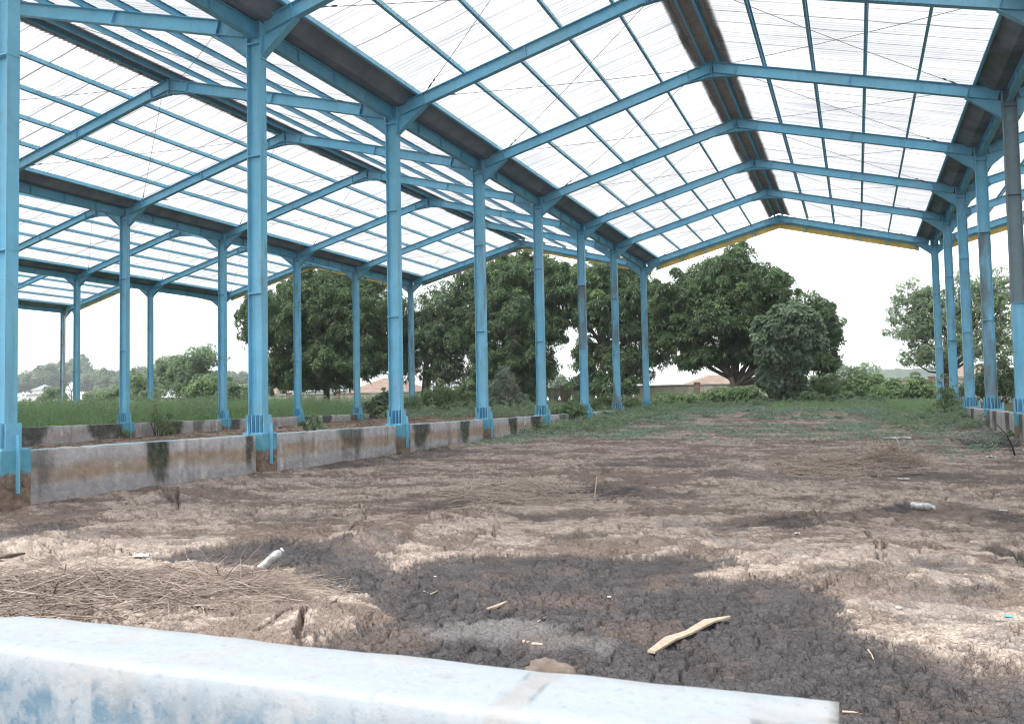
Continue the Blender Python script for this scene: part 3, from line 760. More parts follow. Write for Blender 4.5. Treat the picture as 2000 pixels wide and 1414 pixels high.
# ------------------------------------------------------------------ low concrete walls
def wall_profile_mesh(name, a0, a1, cx, half, top, bottom, colf, axis='y', step=.06, mat=None, rnd=.02, seed=0, ew=1.0):
    # section points, walking from the left foot over the top to the right foot
    zs = np.arange(bottom, top-rnd, .05); s = []
    for z in zs: s.append((-half, z))
    s += [(-half, top-rnd), (-half+rnd*.3, top-rnd*.3), (-half+rnd, top)]
    for k in np.linspace(-half+rnd, half-rnd, 7)[1:]: s.append((k, top))
    s += [(half-rnd*.3, top-rnd*.3), (half, top-rnd)]
    for z in zs[::-1]: s.append((half, z))
    s = np.array(s); a = np.arange(a0, a1+step/2, step)
    A, I = np.meshgrid(a, np.arange(len(s)), indexing='ij')
    D = s[I, 0]; Z = s[I, 1]
    edge = np.exp(-((Z-top)/.05)**2)
    D = D+.008*fbm(A*2.2, Z*2.2+D*3, seed, 4)+ew*edge*.022*fbm(A*5, D*9, seed+4, 4, .6)
    Z = Z+ew*edge*(.016*fbm(A*3, D*7, seed+2, 4)-.03*sstep(.25, .45, fbm(A*1.7, D*3, seed+6, 4)))
    i = np.arange(A.size).reshape(A.shape)
    q = np.stack([i[:-1, :-1], i[1:, :-1], i[1:, 1:], i[:-1, 1:]], -1).reshape(-1, 4)
    V = np.stack([cx+D.ravel(), A.ravel(), Z.ravel()], 1) if axis == 'y' else np.stack([A.ravel(), cx-D.ravel(), Z.ravel()], 1)
    c = colf(A.ravel(), Z.ravel(), D.ravel(), top)
    caps = []
    n = len(s); F = q
    me = mesh_from(name, V, F, mat or CONC, False, cols=c)
    # end caps
    import bmesh
    bm = bmesh.new(); bm.from_mesh(me); bm.verts.ensure_lookup_table()
    for row in (0, A.shape[0]-1):
        try: bm.faces.new([bm.verts[row*n+k] for k in (range(n) if row == 0 else range(n-1, -1, -1))])
        except ValueError: pass
    bm.normal_update(); bm.to_mesh(me); bm.free()
    return me
def pitwall_col(moss, paint=1.0, dirt=1.0, seed=0):
    def f(a, z, d, top):
        n5 = fbm(a*22, z*22, seed+15, 3); n1 = fbm(a*.9, z*2.5, seed+1, 5); n2 = fbm(a*6, z*6, seed+2, 4); h = top-z
        grey = np.array([.385, .375, .385]); brn = np.array([.33, .262, .195]); low = np.array([.33, .318, .325]); wh = np.array([.68, .66, .64])
        wob = .07*fbm(a*.7, a*0+2, seed+3, 3)
        b = (sstep(.20, .27, h+wob)*(1-sstep(.46, .60, h+wob))*np.clip(.85+n1, 0, 1)*dirt)[:, None]
        c = grey*(1-b)+brn*b
        l = (sstep(.55, .68, h+wob)*.8)[:, None]; c = c*(1-l)+low*l
        st = fbm(a*3.2, z*.22, seed+5, 4); ws = (np.maximum(sstep(.22, .42, st), sstep(.30, .42, fbm(a*7.5, z*.15, seed+16, 3)))*.6*sstep(-.3, .2, fbm(a*2, z*5, seed+6, 3)))[:, None]; c = c*(1-ws)+wh*ws
        ds = (np.maximum(sstep(.10, .40, fbm(a*2.1+9, z*.3, seed+8, 5, .6)), sstep(.26, .36, fbm(a*9, z*.35, seed+18, 3))*sstep(.7, .1, h))*.65)[:, None]; c = c*(1-ds)+np.array([.16, .14, .14])*ds
        # bleached band under the top edge
        tb = (sstep(.20, .10, h)*.25)[:, None]; c = c*(1-tb)+np.array([.56, .53, .54])*tb
        for y, wd, s in moss:
            k = s*sstep(1.35, .75, np.abs(a-y+.14*fbm(z*2.5, z*0+y, seed+9, 3)+.16*fbm(a*7, z*2.2, seed+19, 4, .65))/(wd*np.clip(1.25-.75*h, .25, 1.3)))*sstep(1.0, .35, h+.45*n1+.2*n2)*np.clip(.9+.5*n5, .5, 1)
            k = k[:, None]; c = c*(1-k)+(np.array([.030, .040, .026])*(1+.5*n2[:, None]))*k
        # worn pale blue paint on the coping
        pm = (sstep(-.012, -.002, z-top+.004*n2)*paint*np.clip(.75+1.1*fbm(a*1.1, d*4, seed+12, 4), 0, 1))[:, None]
        c = c*(1-pm)+np.array([.36, .56, .63])*pm
        tg = (sstep(-.012, 0, z-top)*(1-pm[:, 0])*.5)[:, None]; c = c*(1-tg)+np.array([.55, .55, .53])*tg
        n5 = fbm(a*22, z*22, seed+15, 3); return np.clip(c*(1+.30*n2[:, None]+.28*n5[:, None]), .01, .9)
    return f
MOSS_A = [(3.0,.24,1),(9.5,.45,.75),(13.2,.42,.95),(16.3,.30,.95),(20.5,.35,1),(23.0,.50,1),(26.3,.4,.8),(29.6,.35,.9),(33.0,.4,.9),(35.5,.3,.9),(5.55,.10,.9),(-4.5,.3,.9),(0.6,.1,.6)]
MOSS_C = [(13.5,.6,.95),(16.7,.5,.95),(17.4,.3,.9),(20.6,.55,1),(24.7,.4,.9),(30.6,.5,.95),(32.6,.4,.9),(22.2,.3,.7),(10.3,.6,.9),(35.5,.4,.8),(5,.5,.9)]
MOSS_B = [(17.6,.3,.9),(19.7,.35,.95),(22.2,.35,.9),(23.6,.25,.8),(28.0,.4,.9),(14.0,.4,.9),(32,.4,.8)]
for nm, X, ye, moss, lab, paint in (('A', XA, 36.6, MOSS_A, 'long low concrete wall with dark moss runs beside the muddy main pit', 1.0),
                             ('C', XC, 37.2, MOSS_C, 'low grey concrete wall holding back the tall grass', .15),
                             ('B', XB, 30.9, MOSS_B, 'low mossy concrete wall under the columns at the right edge', .1)):
    me = wall_profile_mesh('concrete_wall', -6.9, ye, X-.02, .145, WALLTOP, -1.3, pitwall_col(moss, paint, 1.0 if nm == 'A' else .35, {'A': 200, 'B': 300, 'C': 400}[nm]), seed=ord(nm))
    tag(link('concrete_wall', me), lab, 'wall', 'low concrete walls under the column rows')
# front wall: pale blue paint worn to plaster
JA, JB = float(at(1072, 1313, Z=0)[0]), float(at(950, 1414, Z=0)[0])
def front_col(a, z, d, top):
    n1 = fbm(a*1.6, z*3+d*3, 501, 5); n2 = fbm(a*7, z*9+d*7, 502, 5); n3 = fbm(a*26, z*30+d*26, 503, 3); h = top-z
    topc = np.array([.315, .352, .382]); blue = np.array([.098, .170, .235]); pl = np.array([.35, .372, .39]); cream = np.array([.33, .31, .29])
    t = sstep(.02, .11, h+.05*n1+.03*n2)[:, None]
    c = topc*(1-t)+blue*t
    w = (sstep(.02, .22, n2*.8+n1*.5)*sstep(.30, .05, h+.1*n1)*sstep(-.001, .03, h)*.8)[:, None]; c = c*(1-w)+pl*w
    k = (sstep(.16, .40, fbm(a*2.3+4, z*2+d*4, 504, 4))*.45)[:, None]; c = c*(1-k)+cream*k
    e = (np.exp(-((h-.015)/.02)**2)*(d < 0)*.5*sstep(-.1, .3, n2))[:, None]; c = c*(1-e)+cream*e
    s = (sstep(.46, .62, n3+.4*n2)*.45*t[:, 0])[:, None]; c = c*(1-s)+np.array([.06, .14, .20])*s
    g = (sstep(.25, .5, fbm(a*3+11, z*3, 506, 4))*.35*t[:, 0])[:, None]; c = c*(1-g)+np.array([.10, .22, .26])*g
    # mortar joint
    ja = JA+(d+.135)/.27*(JB-JA)
    j = sstep(.034, .024, np.abs(a-ja+.014*n2))[:, None]*.9; ch = (sstep(.010, .002, np.abs(np.abs(a-ja)-.034+.03*n2))*sstep(.1, .5, n3+1.5*n2)*.9)[:, None]; c = c*(1-ch)+np.array([.09, .125, .145])*ch; c = c*(1-j)+np.array([.30, .295, .295])*j
    # broken end, bare concrete
    b = (np.maximum(sstep(11.90, 11.915, a+.02*n2)*sstep(.015, .03, d+.02*n2), sstep(12.02, 12.035, a+.01*n2))*.9)[:, None]; c = c*(1-b)+np.array([.17, .168, .165])*(1+.6*n3[:, None])*b
    b2 = (sstep(.012, .004, np.abs(a-11.905+.02*n2))*sstep(.015, .03, d)*.8)[:, None]; c = c*(1-b2)+np.array([.05, .055, .06])*b2
    return np.clip(c*(1+.05*n3[:, None]), .01, .9)
me = wall_profile_mesh('front_wall', -1.5, 12.04, -7.535, .135, 0.0, -1.3, front_col, axis='x', step=.010, mat=FRONTWALL, rnd=.014, seed=77, ew=.35)
tag(link('front_wall', me), 'chalky pale blue painted low wall with a mortar joint nearest the viewer', 'wall')
# ------------------------------------------------------------------ vegetation
def unit(v): return v/(np.linalg.norm(v, axis=-1, keepdims=True)+1e-9)
def leaf_quads(base, direc, length, width, nrm, droop=.25, fold=.15):
    # one folded rhombic leaf (two triangles sharing the midrib) per row
    d = unit(direc); s = unit(np.cross(d, nrm)); n = unit(np.cross(s, d))
    L = length[:, None]; Wd = width[:, None]
    tip = base+d*L; tip[:, 2] -= droop*length
    mid = base+d*L*.45; mid[:, 2] -= droop*length*.25
    l = mid+s*Wd*.5+n*Wd*fold; r = mid-s*Wd*.5+n*Wd*fold
    k = len(base); V = np.stack([base, l, tip, r], 1).reshape(-1, 3)
    i = np.arange(k)*4
    F = np.concatenate([np.stack([i, i+2, i+1], 1), np.stack([i, i+3, i+2], 1)])
    return V, F
def whorls(C, out, n, L, Wf, spread, r, droop=.3, tint=None, size_var=.35):
    # n leaves fanning out of every twig end C along direction out
    k = len(C); o = unit(out+.0)
    a = unit(np.cross(o, unit(r.normal(size=(k, 3))))); b = np.cross(o, a)
    Vs = []; Fs = []; Ts = []; base = 0
    for j in range(n):
        th = 2*np.pi*(j/n)+r.uniform(-.5, .5, k); sp = spread*r.uniform(.55, 1.25, k)
        d = o*np.cos(sp)[:, None]+(a*np.cos(th)[:, None]+b*np.sin(th)[:, None])*np.sin(sp)[:, None]
        ln = L*(1+r.uniform(-size_var, size_var, k))
        up = .85*o+np.array([0, 0, .55])+.45*r.normal(size=(k, 3))
        v, f = leaf_quads(C+d*ln[:, None]*.08, d, ln, ln*Wf, up, droop)
        Vs.append(v); Fs.append(f+base); base += len(v)
        Ts.append(np.repeat(np.clip((tint if tint is not None else .5)+r.normal(0, .14, k), 0, 1), 4))
    return np.concatenate(Vs), np.concatenate(Fs), np.concatenate(Ts)
def crown_points(lobes, per_m3, r, sub=9, subr=.34, fill=.25):
    # twig ends clumped on and inside lobes: (cx,cy,cz,rx,ry,rz)
    P = []; O = []; T = []; B = []
    for lb in lobes:
        c = np.array(lb[:3]); R = np.array(lb[3:6]); dens = lb[6] if len(lb) > 6 else 1.0
        vol = 4.19*R.prod(); n = int(per_m3*vol**.80*dens)
        ns = max(4, int(sub*(vol**.30)))
        sd = unit(r.normal(size=(ns, 3))); sd[:, 2] = np.where(sd[:, 2] < -.5, sd[:, 2]*.5, sd[:, 2])
        fr = r.uniform(.40, 1.0, (ns, 1)); fr = np.where(r.random((ns, 1)) < .16, r.uniform(1.0, 1.22, (ns, 1)), fr); sc = c+sd*R*fr; sr = R.mean()*subr*r.uniform(.55, 1.45, ns)*np.where(fr[:, 0] > 1, .55, 1)
        st = r.normal(0, .20, ns)
        w = r.integers(0, ns, n); dirs = unit(r.normal(size=(n, 3))); rad = r.uniform(.35, 1, n)**.5
        p = sc[w]+dirs*(sr[w]*rad)[:, None]*np.array([1, 1, .8])
        k = int(n*fill); q = c+unit(r.normal(size=(k, 3)))*R*(r.uniform(.1, 1.0, (k, 1))**.45)
        P += [p, q]; O += [dirs+.55*unit(p-c), unit(q-c)+.4*r.normal(size=(k, 3))]
        T += [st[w], r.normal(0, .1, k)]; B.append((c, sc))
    return np.concatenate(P), np.concatenate(O), np.concatenate(T), B
def branches(m, root, fork, B, r, r0=.22, twigs=True, extra=()):
    m.tube([root+np.array([0, 0, -.25]), root+(fork-root)*.02, root+(fork-root)*.5+r.normal(0, .06, 3), fork], [r0*1.55, r0*1.18, r0, r0*.85], 9)
    for c, sc in B:
        mid = fork+(c-fork)*.5+r.normal(0, .22, 3)-np.array([0, 0, .12*np.linalg.norm(c-fork)])*0
        rr = r0*.62*min(1, .35+np.linalg.norm(c-fork)/6)
        pts = [fork, fork+(mid-fork)*.5+r.normal(0, .08, 3), mid, mid+(c-mid)*.5+r.normal(0, .12, 3), c]
        m.tube(pts, [rr, rr*.85, rr*.7, rr*.5, rr*.25], 7)
        if twigs:
            for s in sc[::2]:
                st = mid+(c-mid)*r.uniform(.2, .9); k = st+(s-st)*.5+r.normal(0, .12, 3)
                m.tube([st, k, s], [rr*.30, rr*.2, rr*.07], 5)
def px_lobes(Y, lst, deep=.85):
    out = []
    for e in lst:
        u, v, ru, rv = e[:4]; dy = e[4] if len(e) > 4 else 0; dens = e[5] if len(e) > 5 else 1.0
        c = at(u, v, Y=Y+dy); k = depth_of(c)/FPX
        out.append((c[0], c[1], c[2], ru*k, ru*k*deep, rv*k, dens))
    return out
def tree(name, label, cat, Y, trunk_u, lobes, leafmat, fork_v, seed, per=78, n=9, L=.29, Wf=.24, spread=1.15, r0=.22, group=None, zg=-.15, bark=None, droop=.35, sub=17, subr=.26, fill=.30, forks=None, trunks=1, lean=0, tint0=.5):
    r = np.random.default_rng(seed)
    b = at(trunk_u, 785, Y=Y); root = np.array([b[0], Y, zg]); fk = at(trunk_u+lean, fork_v, Y=Y)
    t = thing(name, label, cat, tuple(root), group)
    lb = px_lobes(Y, lobes)
    P, O, T, B = crown_points(lb, per, r, sub, subr, fill)
    m = MB(); branches(m, root, fk, B, r, r0)
    for k in range(1, trunks):
        rk = root+np.array([r.uniform(-.5, .5), r.uniform(-.4, .4), 0]); fk2 = fk+np.array([r.uniform(-.9, .9), r.uniform(-.5, .5), r.uniform(-.3, .9)])
        branches(m, rk, fk2, [B[i] for i in r.choice(len(B), min(3, len(B)), replace=False)], r, r0*.7)
    V = np.array(m.V)-root; me = mesh_from('trunk', V, m.F, bark or BARK, True)
    link('trunk', me, t)
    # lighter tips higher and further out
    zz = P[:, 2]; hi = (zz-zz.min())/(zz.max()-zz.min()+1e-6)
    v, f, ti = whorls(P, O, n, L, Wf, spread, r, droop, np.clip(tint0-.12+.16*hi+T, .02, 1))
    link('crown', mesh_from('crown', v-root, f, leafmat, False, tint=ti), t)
    return t
TG = 'tall trees behind the shed'
tree('mango_tree', 'broad dark mango tree with a short straight trunk beyond the second span', 'tree', 52, 637,
     [(570,640,75,75),(500,640,38,48,0,.9),(505,600,34,34,0,.8),(640,600,75,65),(610,560,70,40),(700,640,60,75),(560,710,52,42),(640,700,70,52),(710,712,50,34),(600,742,44,26,0,.8),(555,735,36,30),(660,745,40,22,0,.6),(690,560,60,45,2,.6),(740,590,45,60,2,.55)],
     LEAF_MANGO, 742, 11, r0=.27, group=TG)
tree('branchy_tree', 'thinly leaved tree with bare dark limbs spreading against the sky', 'tree', 57, 828,
     [(770,620,42,50,0,.45),(850,600,55,42,0,.35),(905,575,42,36,0,.45),(870,660,70,48,0,.7),(790,700,50,50,0,.6),(870,722,50,34,0,.6),(830,650,55,45,0,.6),(760,690,40,40,2,.5),(930,540,40,35,0,.45),(915,640,40,60,0,.8)],
     LEAF_MANGO, 690, 12, r0=.26, group=TG, trunks=3, lean=6)
tree('mango_tree', 'tall dense mango tree rising behind the middle columns', 'tree', 56, 1015,
     [(985,560,60,52),(1040,530,55,42),(1075,560,50,50),(950,620,50,62),(1020,620,70,62),(1075,640,36,48),(960,700,50,58),(1030,690,55,52),(1060,720,34,34),(1000,520,50,30),(940,745,36,26),(1010,745,55,26),(925,765,36,22),(1040,765,36,24)],
     LEAF_MANGO, 720, 13, r0=.25, group=TG)
tree('mango_tree', 'mango tree with a crooked trunk and open sky beside it', 'tree', 56, 1180,
     [(1140,555,60,42),(1200,540,55,38),(1240,580,60,52),(1170,610,62,42),(1130,600,40,40),(1230,640,50,46),(1280,690,44,36),(1300,640,40,50),(1240,700,30,26,0,.6),(1140,690,26,22,0,.4),(1190,690,30,30,0,.35),(1150,730,24,18,0,.35),(1250,735,32,18,0,.5),(1100,560,40,45),(1150,700,34,40,0,.7),(1215,705,45,40,0,.8),(1195,750,46,24,0,.8),(1125,748,22,18,0,.7)],
     LEAF_MANGO, 672, 14, r0=.25, group=TG, lean=-6, trunks=2)
tree('mango_tree', 'largest round mango tree with forked trunk and clear sky to its right', 'tree', 53, 1438,
     [(1400,540,62,42),(1440,508,36,34),(1350,580,60,48),(1480,570,62,48),(1420,620,85,50),(1340,650,46,46),(1520,560,34,30),(1560,610,58,46),(1605,650,38,48),(1590,700,44,34),(1500,650,60,46),(1350,700,30,26),(1400,690,46,30),(1600,612,26,24),(1620,705,22,22),(1310,610,40,50),(1470,690,44,26,0,.6)],
     LEAF_MANGO, 752, 15, r0=.30, group=TG, trunks=2, per=100)
tree('feathery_tree', 'pale green feathery tree behind the right hand columns', 'tree', 56, 1850,
     [(1775,575,34,34,0,.5),(1755,615,24,28,0,.45),(1815,590,40,36,0,.6),(1790,640,46,36,0,.8),(1850,620,46,50,0,.8),(1915,600,52,48,0,.65),(1960,570,36,42,0,.5),(1970,650,40,50,0,.8),(1900,670,50,40,0,.9),(1825,690,44,30,0,.9),(1780,700,26,18,0,.5),(1940,545,30,30,0,.35),(1880,555,30,40,0,.35)],
     LEAF_FINE, 730, 16, per=240, n=7, L=.17, Wf=.20, spread=.75, r0=.17, group=TG, trunks=3, sub=14, subr=.30, droop=.5, tint0=.55)

def shrub(name, label, cat, Y, lobes, leafmat, seed, per=260, n=6, L=.13, Wf=.5, spread=1.0, group=None, zg=-.15, stems=10, droop=.25, tint0=.5, sub=10, fill=.35):
    r = np.random.default_rng(seed); lb = px_lobes(Y, lobes)
    cx = np.mean([l[0] for l in lb]); root = np.array([cx, Y, zg])
    t = thing(name, label, cat, tuple(root), group)
    P, O, T, B = crown_points(lb, per*.58, r, sub, .36, fill); L = L*1.25
    k = P[:, 2] > zg+.02; P, O, T = P[k], O[k]+np.array([0, 0, .5]), T[k]
    v, f, ti = whorls(P, O, n, L, Wf, spread, r, droop, np.clip(tint0+T, .02, 1))
    m = MB()
    for c, sc in B:
        for s in sc[:stems]:
            b = np.array([c[0]*.6+cx*.4+r.normal(0, .15), c[1]+r.normal(0, .1), zg-.05]); m.tube([b, b+(s-b)*.5+r.normal(0, .08, 3), s], [.022, .015, .006], 5)
    link('stem', mesh_from('stem', np.array(m.V)-root, m.F, BARK, True), t)
    link('foliage', mesh_from('foliage', v-root, f, leafmat, False, tint=ti), t)
    return t
SG = 'bushes at the edge of the shed'
shrub('creeper_column', 'dense mound of broad leaved creeper hiding a dead trunk', 'creeper', 48.5,
      [(1530,640,46,34),(1545,690,44,40),(1510,690,36,36),(1535,740,38,36),(1550,775,34,18),(1500,735,22,26),(1570,660,34,30),(1515,655,40,30),(1490,650,24,30),(1575,625,26,22),(1540,615,34,18)], LEAF_VINE, 21, per=520, n=4, L=.19, Wf=.9, spread=1.25, stems=4, droop=.45, sub=22, tint0=.28)
shrub('bush', 'rounded leafy bush right of the creeper mound', 'bush', 54, [(1690,752,36,26),(1650,762,34,20),(1720,760,26,22)], LEAF_SHRUB, 22, group=SG, per=300)
shrub('bush', 'long low bush in front of the hazy hill', 'bush', 56, [(1620,758,44,20),(1590,765,30,18)], LEAF_SHRUB, 23, group=SG, per=300, tint0=.55)
shrub('bush', 'spreading bush left of the farthest right column', 'bush', 52, [(1770,760,40,24),(1740,768,34,18),(1810,765,26,22),(1720,772,30,12)], LEAF_SHRUB, 24, group=SG, per=280, tint0=.42)
shrub('bush', 'pale bush seen between the two nearest right columns', 'bush', 47, [(1950,730,34,42),(1925,755,34,30),(1975,755,30,34),(1880,765,24,20)], LEAF_FINE, 25, group=SG, per=300)
shrub('bush', 'bright green bush behind the second nearest tall column', 'bush', 43.5, [(835,785,38,22),(870,780,34,26),(800,790,30,20),(905,790,34,18),(850,770,30,20)], LEAF_SHRUB, 26, group=SG, per=420, L=.11, tint0=.75)
shrub('bush', 'big leaved low bush just left of the second tall column', 'bush', 38.5, [(740,795,24,17),(752,782,14,22),(728,803,16,10)], LEAF_VINE, 27, group=SG, per=260, n=5, L=.22, Wf=.7)
shrub('silver_shrub', 'silvery grey green shrub right of the third tall column', 'bush', 46, [(985,760,26,32),(970,780,28,22),(1005,782,24,20),(985,735,14,20)], LEAF_SILVER, 28, per=520, L=.10, sub=16)
shrub('bush', 'yellow green weedy bush growing over the wall by the fourth column', 'bush', 27.5, [(1100,806,34,20),(1085,818,26,14),(1125,800,22,18),(1070,828,26,9)], LEAF_SHRUB, 29, group=SG, per=520, n=5, L=.085, Wf=.6, zg=-.5, tint0=.62)
shrub('bush', 'small weedy bush before the fifth and sixth columns', 'bush', 37, [(1165,790,24,14),(1185,778,16,18),(1225,785,20,12),(1130,785,22,18)], LEAF_SHRUB, 30, group=SG, per=440, n=5, L=.09, zg=-.3, tint0=.6)
shrub('bush', 'tangled dark bush at the foot of the largest mango', 'bush', 51, [(1420,772,46,14),(1360,778,50,10),(1465,770,34,16),(1300,783,50,9),(1500,782,30,10)], LEAF_SHRUB, 31, group=SG, per=340, tint0=.35)
shrub('bush', 'low creeping bush spread before the right hand bushes', 'bush', 45.5, [(1600,783,40,12),(1650,785,44,11),(1560,790,34,10),(1700,788,40,9),(1620,795,44,8)], LEAF_VINE, 32, group=SG, per=300, n=5, L=.15, Wf=.7, tint0=.55)
shrub('bush', 'upright weeds crowding the last wall end at the right', 'bush', 31.5, [(1845,775,20,20),(1865,785,22,22),(1835,800,26,14),(1875,805,20,14),(1852,752,14,20,0,.6)], LEAF_SHRUB, 33, group=SG, per=420, n=5, L=.09, Wf=.45, zg=-.5, tint0=.62)
shrub('bush', 'low weeds at the foot of the right hand wall', 'bush', 18.5, [(1975,858,16,16),(1950,862,16,10),(1985,868,14,12)], LEAF_VINE, 34, group=SG, per=420, n=5, L=.07, Wf=.6, zg=-.85, tint0=.6)
shrub('bush', 'sprawling open bush with reddish twigs in the tall grass', 'bush', 60, [(370,720,44,22,0,.8),(400,700,36,20,0,.5),(345,745,34,22),(410,745,34,22),(330,715,30,20,0,.6),(350,735,40,28,0,.9),(265,765,26,18),(430,765,26,20),(395,690,34,14,0,.3),(290,755,26,20),(375,750,40,25),(300,725,20,14,-2,.4)], LEAF_FINE, 35, group=SG, per=280, n=6, L=.15, Wf=.4, tint0=.45)
shrub('bush', 'grass choked bush between the nearest two tall columns', 'bush', 50, [(460,762,30,22),(500,765,30,18),(440,770,20,16)], LEAF_FINE, 36, group=SG, per=300, tint0=.55)
shrub('bush', 'loose pale bush just left of the third column from the left', 'bush', 57, [(205,770,24,12),(225,765,18,14),(185,774,18,9)], LEAF_FINE, 40, group=SG, per=300, tint0=.6)
shrub('bush', 'small rounded bush at the outermost column foot', 'bush', 58, [(105,768,20,14),(90,776,16,8),(125,775,14,9)], LEAF_FINE, 41, group=SG, per=300, tint0=.45)
shrub('bush', 'tall leafy bush right of the third column from the left', 'bush', 53, [(275,755,26,26),(262,740,14,16,0,.6),(300,768,26,14)], LEAF_FINE, 42, group=SG, per=300, tint0=.5)
shrub('bush', 'dense bush beside the fourth column from the left', 'bush', 55, [(405,762,34,24),(430,750,24,26),(385,770,30,16)], LEAF_SHRUB, 43, group=SG, per=300, tint0=.5)
shrub('weed_clump', 'green weed clump spilling over the grassy low wall', 'weeds', 19.3, [(312,822,18,20),(325,835,22,13),(305,808,10,16)], LEAF_SHRUB, 37, per=520, n=5, L=.08, Wf=.4, zg=-.62, tint0=.55)
shrub('weed_clump', 'small weed clump below the grassy wall beside a column', 'weeds', 17.6, [(238,846,16,9),(200,850,14,6)], LEAF_SHRUB, 38, per=420, n=5, L=.07, Wf=.4, zg=-.68, tint0=.5)
shrub('broad_leaf_sapling', 'fresh green broad leaved sapling growing out of the dry leaves', 'sapling', 20.5, [(612,820,9,10),(592,832,8,5),(622,832,6,5)], LEAF_VINE, 39, per=230, n=5, L=.20, Wf=.85, zg=-.58, tint0=.9)

# distant trees, hazy
FG = 'distant trees behind the perimeter wall'
for k, (u, Y, lob, lab) in enumerate([
    (75, 200, [(60,745,28,22),(90,740,26,24),(40,750,20,16)], 'distant pale tree leftmost behind the white house'),
    (140, 235, [(120,730,30,22),(155,722,26,24),(175,740,26,20),(110,748,20,14)], 'distant dark spreading tree behind the outermost column'),
    (195, 215, [(190,742,26,20),(215,748,20,16),(170,752,20,14)], 'distant tree just right of the outermost columns'),
    (225, 190, [(215,740,22,18),(232,748,20,18),(205,755,22,12)], 'distant tree beside the third column from the left'),
    (285, 220, [(275,735,22,18),(300,742,22,16)], 'distant thin tree behind the sprawling bush'),
    (460, 210, [(450,740,14,16),(475,738,16,12)], 'distant small tree next to the nearest big column'),
    (1180, 120, [(1085,752,14,12),(1110,756,12,10),(1098,745,8,10)], 'distant tree peeping over the perimeter wall in the gap'),
    (1640, 110, [(1640,735,30,14),(1690,722,26,10,0,.4),(1600,740,20,12)], 'distant flat topped tree before the hill')]):
    tree('distant_tree', lab, 'tree', Y, u, lob, LEAF_HAZY, 765, 50+k, per=26, n=6, L=.55, Wf=.5, r0=.25, group=FG, zg=-.8, sub=12, subr=.3, tint0=.55)

# tall grass and weeds: nobody could count them
def blades(x, y, z, h, lean, wdt, r, tint):
    k = len(x); th = r.uniform(0, 2*np.pi, k); d = np.stack([np.cos(th), np.sin(th), 0*th], 1); s = np.stack([-np.sin(th), np.cos(th), 0*th], 1)
    b = np.stack([x, y, z], 1); l = lean*h
    m1 = b+d*l[:, None]*.3; m1[:, 2] += h*.6; tp = b+d*l[:, None]; tp[:, 2] += h
    V = np.stack([b-s*wdt[:, None]/2, b+s*wdt[:, None]/2, m1+s*wdt[:, None]*.4, m1-s*wdt[:, None]*.4, tp], 1).reshape(-1, 3)
    i = np.arange(k)*5
    return V, np.concatenate([np.stack([i, i+1, i+2], 1), np.stack([i, i+2, i+3], 1), np.stack([i+3, i+2, i+4], 1)]), np.repeat(np.clip(tint, 0, 1), 5)
r = np.random.default_rng(91)
N = 150000
x = r.uniform(XE-2, XC-.12, N); y = 6+44*r.uniform(0, 1, N)**1.0
keep = (np.arctan2(x-CAM[0], y-CAM[1]) > -1.25); x, y = x[keep], y[keep]
pat = fbm(x*.35, y*.35, 121, 3); pf = fbm(x*1.6, y*1.6, 122, 3)
edge = np.clip((XC-x)/2.2, .40, 1)
h = (1.05+.75*pat+.45*pf)*r.uniform(.55, 1.25, len(x))*edge; h = np.clip(h, .15, 1.7)
V, F, T = blades(x, y, np.full_like(x, -.16), h, r.uniform(.25, 1.1, len(x)), r.uniform(.008, .020, len(x)), r, .5+.35*pat+.3*pf+r.normal(0, .15, len(x)))
tag(link('tall_grass', mesh_from('tall_grass', V, F, GRASS, False, tint=T)), 'tall soft green grass filling the far left spans', 'grass', None, 'stuff')
n = 15000; x = r.uniform(XE-2, XC-.2, n); y = 8+42*r.uniform(0, 1, n); k = (np.arctan2(x-CAM[0], y-CAM[1]) > -1.2) & (fbm(x*.4+5, y*.4, 125, 4) > -.05); x, y = x[k], y[k]
hh = np.clip(.75+.9*fbm(x*.5, y*.5, 126, 3)+r.normal(0, .22, len(x)), .15, 1.7)*np.clip((XC-x)/1.5, .5, 1)
C = np.stack([x, y, -.16+hh], 1); O = np.stack([r.normal(0, .6, len(x)), r.normal(0, .6, len(x)), np.ones(len(x))], 1)
for xa, xb, ya, yb_, nn, h0, h1 in ((-16.2, -.3, 34, 50, 5200, .15, .75), (.3, 16.2, 41.5, 52, 4200, .08, .42), (-.2, 3.2, 21, 42, 1500, .05, .40), (13.0, 16.1, 22, 40, 1100, .05, .40)):
    xx = r.uniform(xa, xb, nn); yy = r.uniform(ya, yb_, nn); kk = fbm(xx*.5+9, yy*.5, 128, 4) > -.02; xx, yy = xx[kk], yy[kk]
    zz0 = zbase(yy) if xa > -1 else zbay2(yy); hq = h0+(h1-h0)*np.clip(.4+1.3*fbm(xx*.8, yy*.8, 129, 3)+r.normal(0, .2, len(xx)), 0, 1.3)
    C = np.concatenate([C, np.stack([xx, yy, zz0+hq], 1)]); O = np.concatenate([O, np.stack([r.normal(0, .7, len(xx)), r.normal(0, .7, len(xx)), np.ones(len(xx))], 1)])
    x = np.concatenate([x, xx]); y = np.concatenate([y, yy])
v, f, tt = whorls(C, O, 7, .17, .28, 1.0, r, .35, np.clip(.62+.6*fbm(x*.6, y*.6, 127, 3)+r.normal(0, .15, len(x)), 0, 1))
tag(link('wild_weeds', mesh_from('wild_weeds', v, f, LEAF_FINE, False, tint=tt)), 'feathery wild weeds standing among the grass and along the far edge', 'weeds', None, 'stuff')
